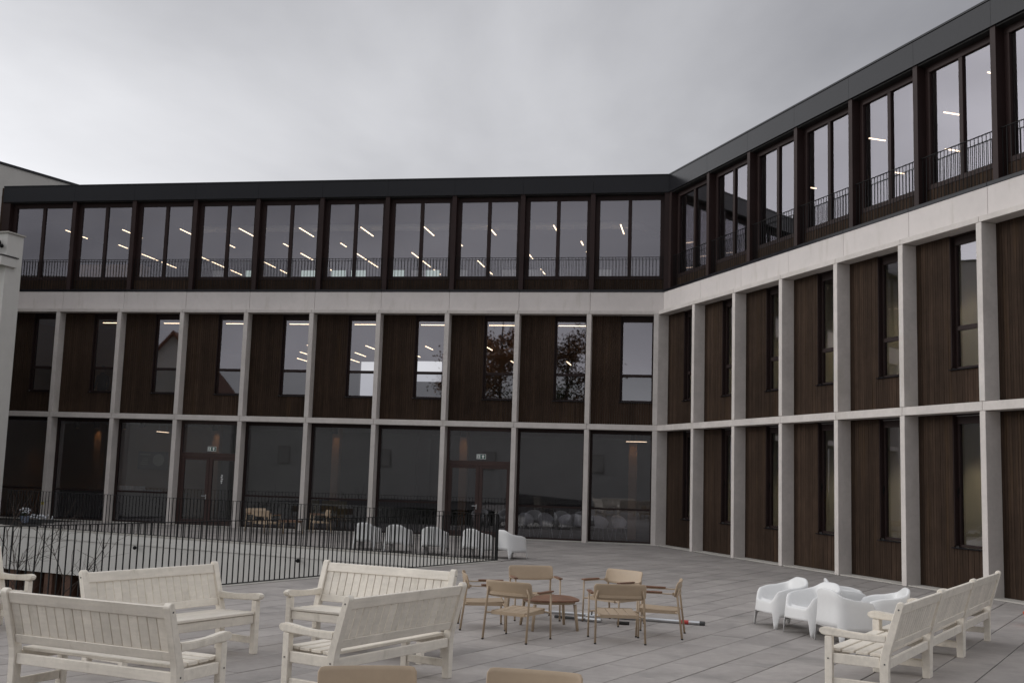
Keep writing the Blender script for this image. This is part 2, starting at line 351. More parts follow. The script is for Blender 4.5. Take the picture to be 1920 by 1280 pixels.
# ------------------------------------------------------------------ the two wings (local x = -u, u grows to the right in the picture, y outwards)
Z_M2, Z_M1, Z_T, Z_LIP, Z_FT = 3.6258, 3.8041, 7.4037, 7.522, 8.17
CW = 0.155; DW = -0.36
D_F, D_P, D_G, D_RF = -0.24, -0.46, -0.72, -0.42
cache = {}
def shared(key, fn):
    if key not in cache: cache[key] = fn()
    return cache[key]
def ub(u0_, u1_, y0, y1, z0, z1): return MB().box(-u0_, -u1_, y0, y1, z0, z1)
BOARD = 0.078
def boards(mb, ua, ub_, y, z0, z1):
    n = max(1, round((ub_ - ua) / BOARD)); p = (ub_ - ua) / n
    for i in range(n):
        x0_ = -(ua + p * i + 0.0035); x1_ = -(ua + p * (i + 1) - 0.0035)
        mb.box(x0_, x1_, y - 0.03, y + random.uniform(-0.0025, 0.0025), z0, z1)
def build_wing(name, label, ang, cols, bays, ground_kind, uend0, uend1, mitre_at):
    wg = empty(name, (C.x, C.y, 0), ang, label=label, cat='building')
    def part(nm, mb, m, loc=(0, 0, 0), par=None, **k): return mb.obj(nm, m, par or wg, loc, **k)
    def inst(nm, key, fn, u, par=None, y=0, z=0): return link(nm, shared(key, fn), par or wg, (-u, y, z))
    # --- columns
    for u in cols:
        corner = abs(u + 0.154) < 1e-3
        dep = -0.80 if corner else -0.42
        inst('column', ('colg', corner), lambda: ub(0, CW, dep, 0, 0.0, Z_M2 - 0.006).mesh('column', m_conc, bevel=0.006), u)
        inst('column', ('colm', corner), lambda: ub(0, CW, dep, 0, Z_M1 + 0.006, Z_T - 0.006).mesh('column', m_conc, bevel=0.006), u)
    # --- horizontal bands, one piece from column centre to column centre
    cuts = [uend0] + [u + CW / 2 for u in cols if abs(u + 0.154) > 1e-3] + [uend1]
    cuts = sorted(set(cuts))
    def piece(nm, ua, ub_, d0, d1, z0, z1, m, bev=0.005, gp=0.004):
        # quad in plan, mitred at the inner corner
        def uu(u, d):
            if abs(u) < 1e-6: return (d * TANM) if uend0 == 0 else (-d * TANM)
            return u + (gp if u == ua else -gp)
        poly = [(-uu(ua, d1), d1), (-uu(ua, d0), d0), (-uu(ub_, d0), d0), (-uu(ub_, d1), d1)]
        return part(nm, MB().prism(poly, z0, z1), m, bevel=bev)
    for ua, ub_ in zip(cuts[:-1], cuts[1:]):
        piece('band_course', ua, ub_, -0.42, 0.0, Z_M2, Z_M1, m_conc)
        piece('lintel_beam', ua, ub_, -0.45, 0.0, Z_T, Z_LIP, m_conc)
        piece('fascia_panel', ua, ub_, -0.40, D_F, Z_LIP + 0.004, Z_FT, m_panel)
        piece('gutter_edge', ua, ub_, -0.95, D_F + 0.012, Z_FT + 0.004, Z_FT + 0.085, m_metal, 0.004)
        piece('roof_fascia_panel', ua, ub_, -0.47, D_RF, 11.585, 12.15, m_metal, 0.002, 0.0015)
        piece('roof_coping', ua, ub_, -0.75, D_RF + 0.02, 12.153, 12.20, m_metal, 0.002, 0.0015)
    # --- soffit, roof, floors, back wall as mitred slabs
    s0 = uend0 == 0
    def slab(nm, d0, d1, z0, z1, m):
        if s0: poly = [(-d1 * TANM, d1), (-d0 * TANM, d0), (-uend1, d0), (-uend1, d1)]
        else: poly = [(-uend0, d1), (-uend0, d0), (d0 * TANM, d0), (d1 * TANM, d1)]
        return part(nm, MB().prism(poly, z0, z1), m)
    slab('soffit', -0.80, -0.475, 11.55, 11.62, m_soff)
    slab('roof', -13.2, -0.80, 11.64, 12.12, m_metal)
    slab('upper_ceiling', -13.0, -0.81, 11.48, 11.60, m_ceil)
    slab('floor_slab', -13.0, -0.50, 7.62, 8.20, m_infl)
    slab('middle_ceiling', -13.0, -0.62, 7.36, 7.60, m_ceil)
    slab('floor_slab', -13.0, -0.44, 3.70, 3.82, m_infl)
    slab('lower_ceiling', -13.0, -0.46, 3.58, 3.68, m_ceil)
    slab('ground_floor', -13.0, -0.40, -0.2, 0.012, m_infl)
    ue = uend1 if s0 else uend0; sg = 1 if s0 else -1
    part('end_wall', MB().box(-ue, -(ue + sg * 0.25), -13.0, DW, 0, 8.2), m_clad)
    part('end_wall', MB().box(-ue, -(ue + sg * 0.12), -13.0, -0.5, 8.2, 12.15), m_clad)
    # --- back wall with openings
    for z0, z1, holes, m in ((0.02, 3.58, [], m_inw), (3.83, 7.36, [(-14.36, -13.45, 5.3, 7.1), (-11.68, -10.44, 6.2, 7.16)] if not s0 else [], m_inw), (8.2, 11.48, [], m_inw)):
        if s0: lo, hi = -13.0 * TANM, uend1
        else: lo, hi = uend0, 13.0 * TANM
        x_ = lo
        for (ha, hb, za, zb) in holes:
            part('back_wall', ub(x_, ha, -13.2, -13.0, z0, z1), m); part('back_wall', ub(ha, hb, -13.2, -13.0, z0, za), m); part('back_wall', ub(ha, hb, -13.2, -13.0, zb, z1), m); x_ = hb
        part('back_wall', ub(x_, hi, -13.2, -13.0, z0, z1), m)
    # --- top floor: posts, glazing, spandrels, railings
    posts = [u for u in cols if abs(u + 0.154) > 1e-3]
    for u in posts: inst('post', 'post', lambda: ub(0, CW, D_G, D_P, 8.255, 11.59).mesh('post', m_post, bevel=0.004), u)
    q_ = lambda d: (d * TANM if s0 else -d * TANM)                      # mitre position at depth d
    cu = -0.12 if s0 else 0.12
    part('post', MB().prism([(-cu, D_P), (-q_(D_P), D_P), (-q_(-0.78), -0.78), (-cu, -0.78)], 8.255, 11.585), m_post)
    cu2 = -0.10 if s0 else 0.10
    part('spandrel_cladding', MB().prism([(-cu2, -0.70), (-q_(-0.70), -0.70), (-q_(-0.78), -0.78), (-cu2, -0.78)], 8.26, 8.30), m_clad)
    tb = []
    ps = sorted(posts)
    if s0: tb.append((-0.115, ps[0]))
    for a, b in zip(ps[:-1], ps[1:]): tb.append((a + CW, b))
    if s0: tb.append((ps[-1] + CW, uend1))
    else: tb = [(uend0 + 0.3, ps[0])] + tb + [(ps[-1] + CW, 0.115)]
    def top_frame(wd):
        mb = MB(); f0, f1 = -0.79, -0.68
        mb.box(0, -wd, f0, f1, 8.68, 8.795); mb.box(0, -wd, f0, f1, 11.40, 11.56)
        mb.box(0, -0.14, f0, f1, 8.797, 11.398); mb.box(-wd, -(wd - 0.14), f0, f1, 8.797, 11.398); mb.box(-(wd / 2 - 0.06), -(wd / 2 + 0.06), f0, f1, 8.797, 11.398)
        return mb
    for a, b in tb:
        wd = b - a; key = round(wd, 3)
        w_ = inst('window', ('topf', key), lambda: top_frame(wd).mesh('window', m_post, bevel=0.004), a)
        for (p0, p1) in ((0.14, wd / 2 - 0.06), (wd / 2 + 0.06, wd - 0.14)):
            link('pane', shared(('topp', round(p1 - p0, 3)), lambda: ub(-0.01, p1 - p0 + 0.01, -0.738, -0.732, 8.785, 11.41).mesh('pane', m_glass)), w_, (-p0, 0, 0))
        def spd():
            mb = MB(); boards(mb, 0, wd, -0.69, 8.262, 8.676); return mb.mesh('spandrel_cladding', m_clad)
        tag(inst('spandrel_cladding', ('spd', key), spd, a), kind='stuff')
        # railing between the posts
        ra, rb = a - 0.02, b + 0.02
        def rails():
            mb = MB(); q = rb - ra
            mb.box(0, -q, -0.575, -0.535, 9.40, 9.412); mb.box(0, -q, -0.565, -0.545, 8.30, 8.315)
            return mb.mesh('balcony_railing', m_black)
        rl = inst('balcony_railing', ('rail', key), rails, ra)
        nb = max(3, round((rb - ra) / 0.112)); pb = (rb - ra) / nb
        bm_ = shared('balu', lambda: B(-0.006, 0.006, -0.006, 0.006, 8.258, 9.398).mesh('baluster', m_black))
        for i in range(nb): link('baluster', bm_, rl, (-(pb * (i + 0.5)), -0.555, 0))
    # --- middle floor: cladding and windows ; ground floor
    ww = 1.10 if not s0 else 1.19
    def win_frame(z0, z1, trans):
        mb = MB(); f0, f1 = -0.55, -0.47; q = ww
        mb.box(0, -q, f0, f1, z0, z0 + 0.055); mb.box(0, -q, f0, f1, z1 - 0.20, z1); mb.box(0, -0.075, f0, f1, z0 + 0.057, z1 - 0.202); mb.box(-(q - 0.075), -q, f0, f1, z0 + 0.057, z1 - 0.202)
        if trans: mb.box(-0.077, -(q - 0.077), f0, f1, 5.38, 5.475)
        mb.box(0, -0.02, f1 + 0.002, DW - 0.004, z0 + 0.03, z1 - 0.004); mb.box(-0.022, -q, f1 + 0.002, DW - 0.03, z1 - 0.03, z1 - 0.004)     # reveals
        return mb
    for i, (a, b) in enumerate(bays):
        key = round(b - a, 3); ow = b - ww
        def cladm():
            mb = MB(); boards(mb, 0, ow - a, DW, Z_M1 + 0.004, Z_T - 0.004); boards(mb, ow - a, b - a, DW, Z_M1 + 0.004, 4.535); return mb.mesh('cladding', m_clad)
        tag(inst('cladding', ('cladm', key, s0), cladm, a), kind='stuff')
        w_ = inst('window', ('wmid', s0), lambda: win_frame(4.56, Z_T - 0.004, True).mesh('window', m_frame, bevel=0.003), ow)
        inst('pane', ('pmu', s0), lambda: ub(0.07, ww - 0.07, -0.512, -0.506, 5.47, 7.21).mesh('pane', m_glass), 0, w_)
        inst('pane', ('pml', s0), lambda: ub(0.07, ww - 0.07, -0.512, -0.506, 4.61, 5.385).mesh('pane', m_glass if s0 else m_glass2), 0, w_)
        inst('sill', ('sm', s0), lambda: ub(-0.04, ww - 0.004, -0.47, DW + 0.045, 4.537, 4.556).mesh('sill', m_metal), 0, w_)
        part('inner_lining', MB().box(-a, -(a + 0.0), 0, 0, 0, 0) if False else ub(a, ow, -0.60, -0.42, Z_M1 + 0.02, Z_T - 0.02), m_inw)
        part('inner_lining', ub(ow, b, -0.60, -0.42, Z_M1 + 0.02, 4.53), m_inw)
        part('base_strip', ub(a, b, -0.40, -0.03, 0.001, 0.03), m_kerb)
        if ground_kind == 'clad':
            def cladg():
                mb = MB(); boards(mb, 0, ow - a, DW, 0.034, Z_M2 - 0.004); boards(mb, ow - a, b - a, DW, 0.034, 0.875); return mb.mesh('cladding', m_clad)
            tag(inst('cladding', ('cladg', key), cladg, a), kind='stuff')
            w_ = inst('window', 'wgr', lambda: win_frame(0.90, Z_M2 - 0.004, False).mesh('window', m_frame, bevel=0.003), ow)
            inst('pane', 'pgr', lambda: ub(0.07, ww - 0.07, -0.512, -0.506, 0.95, 3.43).mesh('pane', m_glass), 0, w_)
            inst('sill', 'sgr', lambda: ub(-0.04, ww - 0.004, -0.47, DW + 0.045, 0.877, 0.896).mesh('sill', m_metal), 0, w_)
            inst('handle', 'hgr', lambda: MB().box(-0.03, -0.05, -0.47, -0.445, 1.98, 2.10).box(-0.035, -0.045, -0.445, -0.43, 1.90, 2.04).mesh('handle', m_black), 0, w_)
            part('inner_lining', ub(a, ow, -0.60, -0.42, 0.02, 3.57), m_inw); part('inner_lining', ub(ow, b, -0.60, -0.42, 0.02, 0.87), m_inw)
        else:
            wd = b - a; door = i in ground_kind
            mf = m_doorf if door else m_frame
            f0, f1 = -0.47, -0.38
            mb = MB(); mb.box(0, -wd, f0, f1, 0.032, 0.085); mb.box(0, -wd, f0, f1, 3.50, Z_M2 - 0.004); mb.box(0, -0.085, f0, f1, 0.087, 3.498); mb.box(-wd, -(wd - 0.06), f0, f1, 0.087, 3.498)
            if not door:
                mb.box(-0.087, -(wd - 0.062), f0, f1, 1.06, 1.12)
                w_ = part('glazed_bay', mb, m_frame, (-a, 0, 0), bevel=0.003)
                MB().box(-0.08, -(wd - 0.055), -0.432, -0.426, 1.11, 3.51).obj('pane', m_glass2, w_); MB().box(-0.08, -(wd - 0.055), -0.432, -0.426, 0.08, 1.07).obj('pane', m_glass2, w_)
                if i in (1, 2): ub(0.09, wd - 0.065, -0.60, -0.45, 0.09, 1.055).obj('inner_panel', m_ind, w_)
            else:
                mb.box(-0.087, -(wd - 0.062), f0, f1, 2.35, 2.51)
                w_ = part('door_bay', mb, m_doorf, (-a, 0, 0), bevel=0.003)
                MB().box(-0.08, -(wd - 0.055), -0.432, -0.426, 2.50, 3.51).obj('pane', m_glass2, w_)
                mid = 0.085 + (wd - 0.145) / 2
                for (p0, p1) in ((0.09, mid - 0.004), (mid + 0.004, wd - 0.065)):
                    lf = MB(); st = 0.115; lf.box(-p0, -(p0 + st), -0.46, -0.385, 0.09, 2.345); lf.box(-(p1 - st), -p1, -0.46, -0.385, 0.09, 2.345); lf.box(-(p0 + st + .002), -(p1 - st - .002), -0.46, -0.385, 0.09, 0.22); lf.box(-(p0 + st + .002), -(p1 - st - .002), -0.46, -0.385, 2.26, 2.345)
                    lo_ = lf.obj('door_leaf', m_doorf, w_, bevel=0.003)
                    MB().box(-(p0 + st - .01), -(p1 - st + .01), -0.428, -0.422, 0.21, 2.27).obj('pane', m_glass2, lo_)
                    if p0 < 0.2:
                        h_ = MB(); h_.box(-(p1 - 0.045), -(p1 - 0.075), -0.385, -0.377, 0.92, 1.08); h_.tube([(-(p1 - 0.06), -0.38, 1.03), (-(p1 - 0.06), -0.335, 1.03), (-(p1 - 0.20), -0.335, 1.03)], 0.011); h_.box(-(p1 - 0.045), -(p1 - 0.075), -0.377, -0.366, 0.93, 0.965)
                        h_.obj('door_handle', m_alu, lo_)
                    elif i == 2 or True:
                        if (i == sorted(ground_kind)[0]):
                            dq = MB()
                            for q in range(5): dq.box(-(p0 + 0.45 - 0.02 * (q % 2)), -(p0 + 0.49 + 0.012 * (q % 3)), -0.4215, -0.4205, 1.48 + 0.062 * q, 1.515 + 0.062 * q)
                            dq.obj('door_lettering', m_white, lo_)
                # escape-route sign on the glass over the doors
                sx = mid - 0.12
                sg_ = MB().box(-sx, -(sx + 0.32), -0.4255, -0.4185, 2.575, 2.735).obj('exit_sign', m_white, w_)
                MB().box(-(sx + 0.012), -(sx + 0.308), -0.418, -0.4165, 2.587, 2.723).obj('sign_face', m_green, sg_)
                pc = MB(); y_ = (-0.416, -0.4145)
                pc.box(-(sx + 0.03), -(sx + 0.13), *y_, 2.60, 2.71)
                ar = [(-(sx + 0.225), 2.712), (-(sx + 0.285), 2.655), (-(sx + 0.245), 2.655), (-(sx + 0.245), 2.60), (-(sx + 0.205), 2.60), (-(sx + 0.205), 2.655), (-(sx + 0.165), 2.655)]
                b0 = len(pc.v); pc.v += [(p[0], y_[1], p[1]) for p in ar]; pc.f.append(tuple(range(b0, b0 + 7)))
                pc.obj('sign_pictogram', m_white, sg_)
                rm = MB(); yy = (-0.4142, -0.4125); xx = sx + 0.08
                rm.box(-(xx - .008), -(xx + .01), *yy, 2.685, 2.703); rm.box(-(xx - .014), -(xx + .012), *yy, 2.648, 2.682); rm.box(-(xx - .03), -(xx - .016), *yy, 2.655, 2.667); rm.box(-(xx - .024), -(xx - .004), *yy, 2.612, 2.646); rm.box(-(xx + .004), -(xx + .03), *yy, 2.622, 2.636)
                rm.obj('sign_figure', m_green, sg_)
    return wg

colsL = [-0.154] + [-2.3488 - 2.4 * j for j in range(9)]
baysL = [(-24.1, -21.549)] + [(-2.3488 - 2.4 * j + CW, -2.3488 - 2.4 * (j - 1)) for j in range(8, 0, -1)] + [(-2.3488 + CW, -0.154)]
wingL = build_wing('office_wing', 'long three-storey wing facing the terrace with dark cladding, pale columns and glazed top floor', AL, colsL, baysL, {3, 7}, -24.4, 0, 0)
colsR = [2.2716 + 2.4 * j for j in range(8)]
baysR = [(0.0, 2.2716)] + [(2.2716 + 2.4 * j + CW, 2.2716 + 2.4 * (j + 1)) for j in range(7)]
wingR = build_wing('office_wing', 'wing on the right coming forward, narrow windows between deep pale columns', AR + math.pi, colsR, baysR, 'clad', 0, 20.4, 0)
for o, (a0, a1) in ((wingL, (-24.4, -24.1)),):
    MB().box(24.4, 24.1, -0.45, 0.0, 0, Z_M2 - .006).obj('column', m_conc, o); MB().box(24.4, 24.1, -0.45, 0.0, Z_M1 + .006, Z_T - .006).obj('column', m_conc, o)
    MB().box(24.4, 24.1, -0.85, D_P, 8.26, 11.58).obj('post', m_post, o)
MB().box(-20.4, -19.227, -0.45, DW, 0, Z_M2 - .006).obj('cladding', m_clad, wingR); MB().box(-20.4, -19.227, -0.45, DW, Z_M1 + .006, Z_T - .006).obj('cladding', m_clad, wingR)

for z0_, z1_ in ((0.0, Z_M2 - .006), (Z_M1 + .006, Z_T - .006)): ub(-0.12, 0.0, -0.45, -0.002, z0_, z1_).obj('column', m_conc, wingR)
def onL(s, d, z=0): p = C + dL * s + nL * d; return (p.x, p.y, z)
def onR(s, d, z=0): p = C + dR * s + nR * d; return (p.x, p.y, z)

# ------------------------------------------------------------------ interior: lamps, duct, pillars, desks
lampb = MB().box(-0.02, 0.02, -0.5, 0.5, -0.014, 0.0).mesh('lamp_diffuser', m_lamp)
lamph = MB().box(-0.024, 0.024, -0.505, 0.505, 0.002, 0.05).box(-0.004, 0.004, -0.35, -0.342, 0.05, 0.5).box(-0.004, 0.004, 0.342, 0.35, 0.05, 0.5).mesh('lamp_housing', m_white)
def lamp(p, ang, ln, label, group):
    e = empty('ceiling_lamp', p, ang, label=label, cat='lamp', group=group)
    a = link('diffuser', lampb, e); b = link('housing', lamph, e); a.scale = (1, ln, 1); b.scale = (1, ln, 0.55)
aL = math.atan2(nL.y, nL.x) - math.pi / 2; aRn = math.atan2(nR.y, nR.x) - math.pi / 2
LT = 'lit linear ceiling lamp deep inside the top floor of the long wing'; LG = 'linear lamps on the top floor of the long wing'
for j in range(-1, 10):
    s = 11.11 - 9.6 + 2.4 * j
    if s > 0: lamp(onL(s, -3.3, 11.0), aL, 1.5, '%s top floor lamp from the inner corner, in the row nearest the long wing glass' % ('first second third fourth fifth sixth seventh eighth ninth tenth'.split()[j]), None)
    s = 12.83 - 9.6 + 2.4 * j
    for k, (dm, ln) in enumerate(((-5.6, 0.7), (-7.85, 1.4), (-9.55, 1.35), (-11.4, 1.2))):
        if (j + k) % 4 != 3 and s > 3: lamp(onL(s, dm, 11.0), aL, ln, LT, LG)
MT = 'lit linear ceiling lamp deep inside the middle floor of the long wing'; MG = 'linear lamps on the middle floor of the long wing'
for i, (a, b) in enumerate(baysL[1:-1]):
    uc = (b - 0.55); lamp(onL(-uc, -0.86, 7.13), aL + math.pi / 2, 0.98, 'level lamp strip at the top of the %s middle floor window from the left end' % ('second third fourth fifth sixth seventh eighth ninth'.split()[i]), None)
for j in range(0, 8):
    for (s_, dm, ln) in ((11.55, -5.7, 1.1), (12.8, -8.3, 1.4), (13.9, -10.8, 1.4)):
        s = s_ - 9.6 + 2.4 * j
        if 3 < s < 23: lamp(onL(s, dm, 6.9), aL, ln, MT, MG)
RT = 'lit linear lamp behind the top floor glazing of the right wing'; RG = 'linear lamps on the top floor of the right wing'
for (s, dm) in ((13.5, -1.35), (16.0, -1.4), (11.07, -2.25), (8.75, -4.25), (6.4, -4.3), (15.2, -3.1), (13.0, -4.4), (10.6, -5.3), (4.0, -3.0), (8.7, -1.9), (17.8, -3.2)): lamp(onR(s, dm, 11.0), aRn, 0.5, RT, RG)
RM = 'lit linear lamp behind a middle floor window of the right wing'; RMG = 'linear lamps on the middle floor of the right wing'
for i, (a, b) in enumerate(baysR[1:7]): lamp(onR(b - 0.9, -1.5, 7.05), aRn + math.pi / 2, 0.7, 'level lamp strip in the %s middle floor window of the right wing from the corner' % ('second third fourth fifth sixth seventh'.split()[i]), None)
du = MB(); du.tube([onL(1.6, -3.6, 11.22), onL(18.3, -3.6, 11.22)], 0.13, 14)
for k in range(24): s = 1.9 + k * 0.7; du.tube([onL(s, -3.6, 11.22), onL(s + 0.03, -3.6, 11.22)], 0.138, 14)
du.tube([onL(1.6, -3.6, 11.22), onL(1.2, -3.7, 11.24), onL(0.9, -4.1, 11.27), onL(0.4, -5.5, 11.3)], 0.125, 12)
tag(du.obj('ventilation_duct', m_white, smooth=True), 'long round white ventilation duct behind the top floor glazing', 'duct')
# partitions standing just inside the right wing, with warm lights added to brighten them
ORD = ('first', 'second', 'third', 'fourth', 'fifth', 'sixth', 'seventh', 'eighth', 'ninth', 'tenth', 'eleventh')
def downlight(p, label, group=None, m=None):
    e = empty('downlight', p, label=label, cat='lamp', group=group)
    MB().tube([(0, 0, -0.008), (0, 0, 0)], 0.08, 16).obj('lens', m or m_warm, e); MB().tube([(0, 0, -0.22), (0, 0, 0.03)], 0.10, 16, cap=False).obj('housing', m_soff, e)
for i, (a, b) in enumerate(baysR[:7]):
    for z0_, z1_ in ((3.83, 7.35), (0.02, 3.57)):
        MB().box(-(a + 0.02), -(a + 0.14), -4.2, -0.62, z0_, z1_).obj('partition', m_inpale, wingR)
        MB().box(-(a + 0.16), -(b - 0.02), -4.4, -4.2, z0_, z1_).obj('partition', m_inwarm, wingR)
    downlight(onR(a + 0.75, -1.9, 3.575), 'added warm light in the %s ground floor room from the inner corner, right wing' % ORD[i], None, m_warmr)  # added so the pale partition shows brighter behind the window
    downlight(onR(a + 0.75, -1.9, 7.355), 'added warm light in the %s middle floor room from the inner corner, right wing' % ORD[i], None, m_warmr)
# pillars and downlights on the ground floor of the long wing
for s in (21.2, 16.4, 11.73, 6.96, 0.95):
    pl = MB().box(-0.14, 0.14, -0.14, 0.14, 0.013, 3.575).obj('interior_pillar', m_inwarm, None, onL(s, -2.9)); pl.rotation_euler = (0, 0, aL); pl.parent = None
    tag(pl, 'square timber pillar lit warm behind the ground floor glazing', 'pillar', 'timber pillars inside the ground floor')
    downlight(onL(s - 0.02, -2.58, 3.575), 'small warm downlight in front of a ground floor pillar', 'warm downlights by the pillars')
for (a, b, d, m, z0, z1) in ((17.2, 24.0, -4.6, m_inwarm, 0.02, 3.57), (9.6, 17.0, -6.2, m_ind, 0.02, 3.57), (0.5, 9.4, -7.5, m_ind, 0.02, 3.57), (17.8, 24.0, -4.2, m_inwarm, 3.83, 7.35)):
    MB().box(a, b, d - 0.12, d, z0, z1).obj('partition', m, wingL)
for s in (23.4, 22.4, 20.4): downlight(onL(s, -3.2, 3.575), 'added warm light washing the wall in the leftmost ground floor bays', 'added warm lights at the left end')  # extra lights added because these bays came out too dim
for s in (22.6, 20.4): downlight(onL(s, -3.1, 7.355), 'warm downlight washing the wall behind the leftmost middle floor windows', 'warm downlights upstairs at the left end')
downlight(onL(18.6, -1.3, 3.575), 'added light over the white crockery on the serving counter', None)  # added only to make the plates whiter
lamp(onL(0.75, -1.5, 3.32), aL + math.pi / 2 - 0.2, 0.7, 'lit linear lamp in the ground floor corner bay of the long wing', None)
MB().box(24.05, 24.15, -4.6, -0.62, 0.02, 3.57).obj('partition', m_inwarm, wingL); MB().box(24.05, 24.15, -4.2, -0.62, 3.83, 7.35).obj('partition', m_inwarm, wingL)
lamp(onL(19.0, -3.6, 3.30), aL, 0.9, 'lit linear lamp over the serving counter on the ground floor', None)
# serving counter with crockery, wall screen
ct = empty('serving_counter', onL(19.6, -1.5, 0.013), aL, label='dark serving counter behind the ground floor glazing', cat='counter')
MB().box(-2.6, 2.6, -0.35, 0.35, 0.0, 0.98).obj('body', m_ind, ct); MB().box(-2.65, 2.65, -0.4, 0.4, 0.985, 1.03).obj('worktop', m_dgrey, ct)
cu = MB()
for k in range(13):
    x = -1.75 + k * 0.125 ; h = random.choice((0.22, 0.22, 0.2)) if k < 8 else 0.10
    cu = MB()
    for q in range(int(h / 0.022)): cu.tube([(0, 0, q * 0.022), (0, 0, q * 0.022 + 0.017)], 0.055, 12)
    o = cu.obj('plate_stack', m_white, None, onL(19.45 - 0.1 - k * 0.128, -1.45, 1.044)); tag(o, 'stack of white crockery on the serving counter', 'plates', 'white crockery on the serving counter')
sn = empty('wall_screen', onL(19.8, -4.45, 1.85), aL, label='dark information screen on the wall behind the serving counter', cat='screen')
MB().box(-0.62, 0.62, -0.06, 0.0, 0, 0.7).obj('housing', m_dgrey, sn)
MB().box(-0.6, 0.6, 0.002, 0.006, 0.02, 0.68).obj('display', mat('screen_navy', (0.015, 0.025, 0.05), 0.3), sn)
im = MB(); im.tube([(-0.25, 0.0065, 0.38), (-0.25, 0.009, 0.38)], 0.24, 20); im.box(0.1, 0.55, 0.0065, 0.009, 0.56, 0.60)
for k in range(4): im.box(0.2, 0.5 - 0.03 * k, 0.0065, 0.009, 0.2 + k * 0.07, 0.225 + k * 0.07)
im.obj('picture', m_pic, sn)
# desks and monitors on the top floor
for k, (s, ex) in enumerate(((12.75, 0), (11.6, 0), (10.85, 0), (9.4, 0), (8.6, 1), (8.1, 0), (7.1, 1), (5.3, 1), (4.4, 1), (2.0, 1), (14.9, 0), (16.2, 1))):
    e = empty('monitor', onL(s, -1.75, 8.2), aL, label=('lit computer monitor behind the top floor balcony railing' if not ex else 'unlit white-backed monitor behind the top floor balcony railing'), cat='monitor', group='lit monitors on the top floor' if not ex else 'white monitors on the top floor')
    MB().box(-0.27, 0.27, -0.02, 0.02, 0.72, 1.02).obj('screen', m_scr if not ex else m_white, e, bevel=0.006)
    MB().box(-0.03, 0.03, -0.03, 0.0, 0.62, 0.74).box(-0.12, 0.12, -0.09, 0.07, 0.605, 0.62).obj('stand', m_dgrey, e)
for s0_ in (15.5, 11.5, 8.0, 4.2):
    e = empty('desk', onL(s0_, -1.85, 8.2), aL, label='long office desk behind the top floor glazing', cat='desk', group='office desks on the top floor')
    MB().box(-1.6, 1.6, -0.4, 0.4, 0.57, 0.6).obj('desktop', m_inwarm, e)
    for x in (-1.5, 1.5): MB().box(x - .03, x + .03, -0.35, 0.35, 0, 0.568).obj('leg', m_dgrey, e)
# sideboard at the left end of the top floor
tag(B(-1.5, 1.5, -0.3, 0.3, 0, 1.3).obj('sideboard', m_inwarm, None, onL(20.9, -2.2, 8.2), bevel=0.01), 'low timber cabinet behind the leftmost top floor window', 'cabinet').rotation_euler = (0, 0, aL)
# shell chairs inside the ground floor by the corner
def shell_chair():
    e = empty('shell_chair', label='white shell chair with thin legs inside the ground floor corner glazing', cat='chair', group='white shell chairs inside the corner glazing')
    mb = MB(); n = 18; rows = []
    for j in range(7):
        row = []
        for k in range(n + 1):
            t = -1.9 + 3.8 * k / n; rr = 0.10 + 0.14 * (j / 6) ** 0.6; zt = 0.44 + (0.34 * (0.5 + 0.5 * math.cos(t)) + 0.06) * (max(0, j - 2) / 4) ** 1.2
            row.append(len(mb.v)); mb.v.append((rr * 1.1 * math.sin(t), -rr * math.cos(t), zt))
        rows.append(row)
    for j in range(6):
        for k in range(n): mb.f.append((rows[j][k], rows[j][k + 1], rows[j + 1][k + 1], rows[j + 1][k]))
    o = mb.obj('shell', m_plast, e, smooth=True); md = o.modifiers.new('thick', 'SOLIDIFY'); md.thickness = 0.012
    B(-0.2, 0.2, -0.17, 0.2, 0.425, 0.44).obj('seat', m_plast, e, bevel=0.006)
    for sx in (-1, 1):
        for sy in (-1, 1): MB().tube([(0.15 * sx, 0.13 * sy, 0.425), (0.22 * sx, 0.2 * sy, 0)], 0.008, 6).obj('leg', m_alu, e)
    return e
sc0 = shell_chair()
for k, (s, d, a) in enumerate(((4.35, -1.2, 2.9), (3.75, -1.5, 0.4), (3.0, -1.1, 3.4), (2.72, -1.6, 0.2), (1.85, -1.2, 2.7), (1.3, -1.7, 0.5))):
    o = sc0 if k == 0 else copy_tree(sc0); o.location = onL(s, d, 0.013); o.rotation_euler = (0, 0, aL + a)
for k, s in enumerate((11.75, 11.2, 10.75)):
    e = empty('upholstered_chair', onL(s, -0.95, 0.013), aL, label='high-backed olive chair just inside the ground floor glazing', cat='chair', group='olive chairs inside the ground floor glazing')
    B(-0.22, 0.22, 0.14, 0.2, 0.4, 1.0).obj('backrest', m_olive, e, bevel=0.02); B(-0.22, 0.22, -0.25, 0.19, 0.36, 0.45).obj('seat', m_olive, e, bevel=0.02)
    for sx in (-.18, .18):
        for sy in (-.2, .16): B(sx - .015, sx + .015, sy - .015, sy + .015, 0, 0.36).obj('leg', m_dgrey, e)
